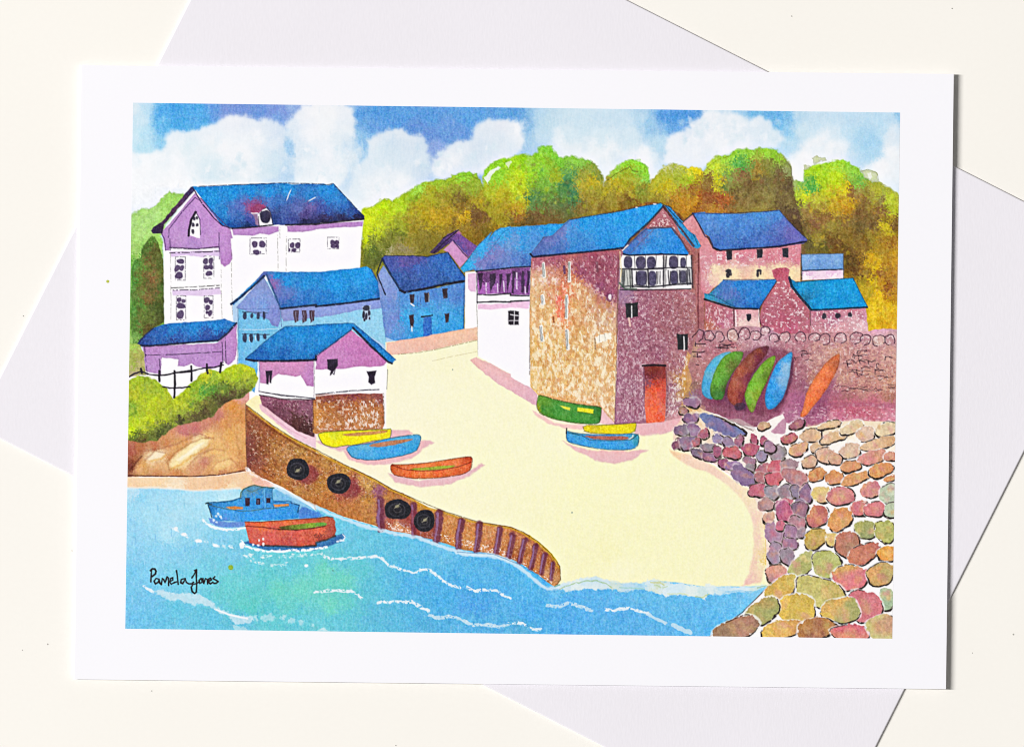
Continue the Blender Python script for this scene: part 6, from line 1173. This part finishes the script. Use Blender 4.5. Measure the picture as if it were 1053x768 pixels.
PEBBLES = [
 ('C4', 500, 297, 40, 26, -18, "#8a4464", "#7a3a5a"), ('C4', 318, 306, 32, 22, -12, "#d0a890", "#b08868"), ('C4', 455, 375, 40, 24, -28, "#b84868", "#a86058"), ('C4', 575, 357, 52, 36, -12, "#e0bc98", "#d0a080"),
 ('C4', 672, 300, 62, 20, -12, "#e4c098", "#d4a890"), ('C4', 620, 412, 52, 26, -28, "#d8ac88", "#dcb494"), ('C4', 700, 365, 74, 28, -22, "#e0bc98", "#dcb888"), ('C4', 795, 315, 66, 28, -22, "#ead4ac", "#dcc488"),
 ('C4', 505, 432, 52, 32, -20, "#e4b070", "#c87c84"), ('C4', 868, 350, 50, 36, -20, "#ecccb4", "#dcb4a0"), ('C4', 980, 325, 58, 34, -15, "#f0dcb0", "#e8d0a4"), ('C4', 785, 440, 58, 36, -15, "#d8b0a0", "#e0c4a4"),
 ('C4', 565, 500, 42, 30, -18, "#dcb498", "#d4a080"), ('C4', 650, 465, 46, 42, 0, "#dcb4a0", "#d09c84"), ('C4', 705, 485, 34, 30, 0, "#dcac90", "#d0947c"), ('C4', 940, 402, 86, 32, -14, "#e0b890", "#d8a878"), ('C4', 905, 475, 70, 36, -12, "#dc7880", "#d08c70"), ('C4', 1005, 470, 35, 26, 0, "#d89080", "#d08068"),
 ('C4', 788, 525, 50, 30, -16, "#d89060", "#d07c50"), ('C4', 606, 568, 46, 34, -20, "#d48c50", "#c86c40"), ('C4', 700, 585, 46, 36, -10, "#d88c54", "#cc7444"), ('C4', 815, 590, 72, 30, -17, "#d8844c", "#dc9458"), ('C4', 950, 545, 62, 36, -22, "#dc8c48", "#d07848"), ('C4', 1005, 588, 34, 18, -12, "#d88850", "#d07848"),
 ('C4', 630, 675, 50, 42, 0, "#ecd070", "#e4bc88"), ('C4', 735, 685, 66, 48, 0, "#dc8078", "#c86c78"), ('C4', 900, 650, 52, 42, -18, "#e09880", "#c86c80"), ('C4', 998, 672, 52, 50, 0, "#c0d8bc", "#b0ccac"),
 ('C4', 625, 762, 40, 20, 0, "#d08050", "#c86868"), ('C4', 835, 752, 48, 38, -15, "#dc8868", "#d86c68"), ('C4', 925, 758, 60, 34, 0, "#d87070", "#c86070"),
 ('D4', 842, 42, 50, 36, 0, "#d86c70", "#c85c78"), ('D4', 920, 45, 56, 38, 0, "#d86878", "#c86878"), ('D4', 1010, 50, 38, 40, 0, "#b8d0b4", "#a8c4a0"),
 ('D4', 608, 85, 58, 50, -35, "#c86850", "#b45460"), ('D4', 730, 100, 68, 50, -35, "#eca450", "#d88448"), ('D4', 870, 155, 58, 48, 0, "#a0ac58", "#84945c"), ('D4', 975, 165, 52, 56, 0, "#b4bc5c", "#9cac50"),
 ('D4', 596, 205, 62, 46, -28, "#d8ac40", "#b09844"), ('D4', 690, 208, 38, 34, 0, "#ecd080", "#dcbc60"), ('D4', 768, 232, 62, 62, 20, "#b46050", "#9c6450"), ('D4', 860, 285, 84, 48, -32, "#c86850", "#b45850"), ('D4', 985, 285, 52, 38, -10, "#f0a038", "#e88c30"),
 ('D4', 525, 345, 74, 48, -38, "#b4c070", "#a4b05c"), ('D4', 656, 342, 68, 74, 0, "#a4b458", "#b8c470"), ('D4', 785, 415, 92, 62, -8, "#d89c50", "#dc6474"), ('D4', 950, 395, 72, 55, -15, "#dc9450", "#b4a058"),
 ('D4', 412, 475, 88, 54, -32, "#c8b84c", "#d8a43c"), ('D4', 622, 492, 126, 72, 12, "#c0c060", "#b4a84c"), ('D4', 985, 530, 44, 55, 0, "#a8c8a0", "#90b890"), ('D4', 862, 570, 84, 82, 0, "#c85468", "#d46878"), ('D4', 735, 592, 92, 66, -10, "#dca84c", "#a0a458"),
 ('D4', 495, 585, 94, 78, -8, "#ecc440", "#d0b040"), ('D4', 310, 598, 88, 60, -32, "#a88c48", "#94a054"), ('D4', 170, 690, 118, 52, -22, "#a06858", "#84644c"), ('D4', 410, 698, 100, 48, -12, "#e8b848", "#d08444"), ('D4', 603, 690, 96, 54, -14, "#a8682c", "#8a4c3c"), ('D4', 790, 712, 96, 42, 0, "#e07064", "#d8586c"), ('D4', 960, 685, 80, 64, -15, "#ccc878", "#c4906c")]
for r_ in PEBBLES: rock(e_pb, "pebble", *r_, irr=0.10, pen=1.5)
fill("D4 615,605 680,600 700,640 640,625", "#d8b050", wob=.6, tex=.1)

# ---- signature and paint spots
e_sig = E("signature", None, "black handwritten signature in the lower left of the picture")
for s_ in ("S 118,105 112,170 108,240", "S 105,118 125,100 152,102 165,125 158,155 122,182", "S 195,212 165,205 142,235 158,262 188,245 198,212 202,250 222,268",
           "S 222,268 232,205 246,218 262,250 285,188 298,200 300,280", "S 310,240 345,222 345,195 322,205 312,240 328,265 360,250", "S 386,120 394,180 405,266", "S 360,250 385,240",
           "S 478,205 438,215 430,248 452,258 474,225 480,205 492,245 520,262 548,262 570,245", "S 552,198 575,165 600,112", "S 580,118 602,110 600,200 604,300 600,350 582,366 556,345 545,300 562,270 600,258 630,240",
           "S 652,205 630,225 638,258 662,245 660,212", "S 672,205 680,258 700,205 718,215 722,262", "S 728,240 762,220 755,200 735,210 732,245 752,262 778,245", "S 800,185 780,205 812,222 838,238 812,256 792,258"):
    stroke(s_, 1.4, "#2a2428", a=0.95, jit=0.12, soft=0.4, eid=e_sig)
e_sp = E("paint_spot", None, "small yellow green spot of paint on the sea")
fill(ell('D1', 592, 358, 14, 13, 0, 14, .05), "#7cac3c", wob=0.3, tex=.05, eid=e_sp)
for t, cx, cy, r_ in (('D2', 92, 376, 4), ('D3', 332, 62, 4), ('C2', 740, 0, 3)):
    dots(t, [(cx, cy, r_, r_)], "#3c5c64", a=0.6)

COL = COL + 0.42 * (COL - gblur(COL, 2.0)) + 0.14 * (COL - gblur(COL, 9.0))   # the scan is crisp
np.clip(COL, 0.0, 1.0, out=COL)
# fine ink noise over everything except bare paper
lum = COL.mean(axis=2)
sat = COL.max(axis=2) - COL.min(axis=2)
amt = np.clip(sat * 1.25 + (1 - lum) * 0.3 - 0.16, 0.04, 1.0)
gl = fbm(GX, GY, 1.25, 2, 950) - 0.5
for c in range(3):
    COL[..., c] += gl * 0.26 * amt
    n = 0.6 * fbm(GX, GY, 1.3, 2, 900 + c) + 0.4 * fbm(GX / 0.8, GY / 3.0, 1.4, 2, 940) - 0.5
    COL[..., c] += n * 0.24 * amt
np.clip(COL, 0.0, 1.0, out=COL)
COL = COL ** (0.82 + 0.25 * np.clip(1 - COL.mean(axis=2, keepdims=True) / 0.42, 0, 1))   # overall tone of the printed inks

# ---- turn the painted grid into one flat mesh per printed element
lin = np.where(COL <= 0.04045, COL / 12.92, ((COL + 0.055) / 1.055) ** 2.4).astype(np.float32)
RGBA = np.concatenate([lin, np.ones((NY, NX, 1), np.float32)], axis=2).reshape(-1, 4)
cu = (GX - CARD[0][0]) / (CARD[1][0] - CARD[0][0])
ZZ = (ENV_T + 0.00010 + 2 * CT + 0.00040 * np.clip(cu, 0, 1) ** 1.5 + 0.00003)
VX = ((GX - 526.5) * S).ravel(); VY = ((384.0 - GY) * S).ravel(); VZ = ZZ.ravel()
FID = IDS[:-1, :-1]
objs = {}
def build(eid):
    name, parent, label = ELS[eid]
    js, is_ = np.nonzero(FID == eid)
    par = card if parent is None else objs[parent]
    if len(js) == 0:
        o = bpy.data.objects.new(name, None); link(o, par); objs[eid] = o
    else:
        a = js.astype(np.int64) * NX + is_
        quad = np.stack([a, a + NX, a + NX + 1, a + 1], axis=1)
        uq, inv = np.unique(quad.ravel(), return_inverse=True)
        me = bpy.data.meshes.new(name)
        nf = len(quad)
        me.vertices.add(len(uq)); me.loops.add(nf * 4); me.polygons.add(nf)
        co = np.stack([VX[uq], VY[uq], VZ[uq]], axis=1).astype(np.float32)
        me.vertices.foreach_set("co", co.ravel())
        me.loops.foreach_set("vertex_index", inv.astype(np.int32).ravel())
        me.polygons.foreach_set("loop_start", np.arange(0, nf * 4, 4, dtype=np.int32))
        at = me.color_attributes.new("ink", 'FLOAT_COLOR', 'POINT')
        at.data.foreach_set("color", RGBA[uq].ravel())
        me.update(calc_edges=True)
        me.materials.append(M_PRINT)
        o = bpy.data.objects.new(name, me); link(o, par); objs[eid] = o
    if label: o["label"] = label
need = set(int(k) for k in np.unique(FID))
for k in list(need):
    p = ELS[k][1]
    while p is not None:
        need.add(p); p = ELS[p][1]
for eid in sorted(need): build(eid)

# stray yellow green speck on the card's white margin
V = []; F = []
for k in range(12):
    a = 2 * math.pi * k / 12; V.append((wx(111 + 1.6 * math.cos(a)), wy(289.5 + 1.6 * math.sin(a)), z_front(0.03, .3) + 0.00003))
F.append(tuple(range(11, -1, -1)))
def speck_mat(name, rgb):
    m = bpy.data.materials.new(name); m.use_nodes = True
    nt = m.node_tree; b = nt.nodes["Principled BSDF"]; b.inputs["Roughness"].default_value = 0.9
    n = nt.nodes.new("ShaderNodeTexNoise"); n.inputs["Scale"].default_value = 2500
    r = nt.nodes.new("ShaderNodeMix"); r.data_type = 'RGBA'
    r.inputs["A"].default_value = (*[c * .8 for c in rgb], 1); r.inputs["B"].default_value = (*[min(1, c * 1.2) for c in rgb], 1)
    nt.links.new(n.outputs["Fac"], r.inputs["Factor"]); nt.links.new(r.outputs["Result"], b.inputs["Base Color"])
    return m
sp = mesh_obj("paint_spot", V, F, speck_mat("paint_speck", (0.45, 0.50, 0.06)), card)
sp["label"] = "tiny yellow green speck on the white left margin"

# dust lying on the white board
DM = speck_mat("dust", (0.38, 0.37, 0.34))
V = []; F = []
rn = random.Random(2)
for x, y, r_ in ((814, 17, 1.1), (979, 9, 1.1), (24, 325, 1.0), (49, 662, 1.2), (156, 710, 1.0), (407, 766, 1.0), (23, 668, .9), (1042, 652, 1.6), (74, 566, .9), (1000, 671, .8)):
    o0 = len(V); n = 7
    for lv in range(2):
        for k in range(n):
            a = 2 * math.pi * k / n; q = r_ * rn.uniform(.5, .8) * (1 - .3 * lv)
            V.append((wx(x + q * math.cos(a)), wy(y + q * math.sin(a)), 0.00001 + lv * 0.00008))
    F.append(tuple(o0 + n + k for k in range(n)))
    for k in range(n): F.append((o0 + k, o0 + (k + 1) % n, o0 + n + (k + 1) % n, o0 + n + k))
du = mesh_obj("dust_specks", V, F, DM)
du["kind"] = "stuff"; du["label"] = "few dark dust specks scattered on the white board"
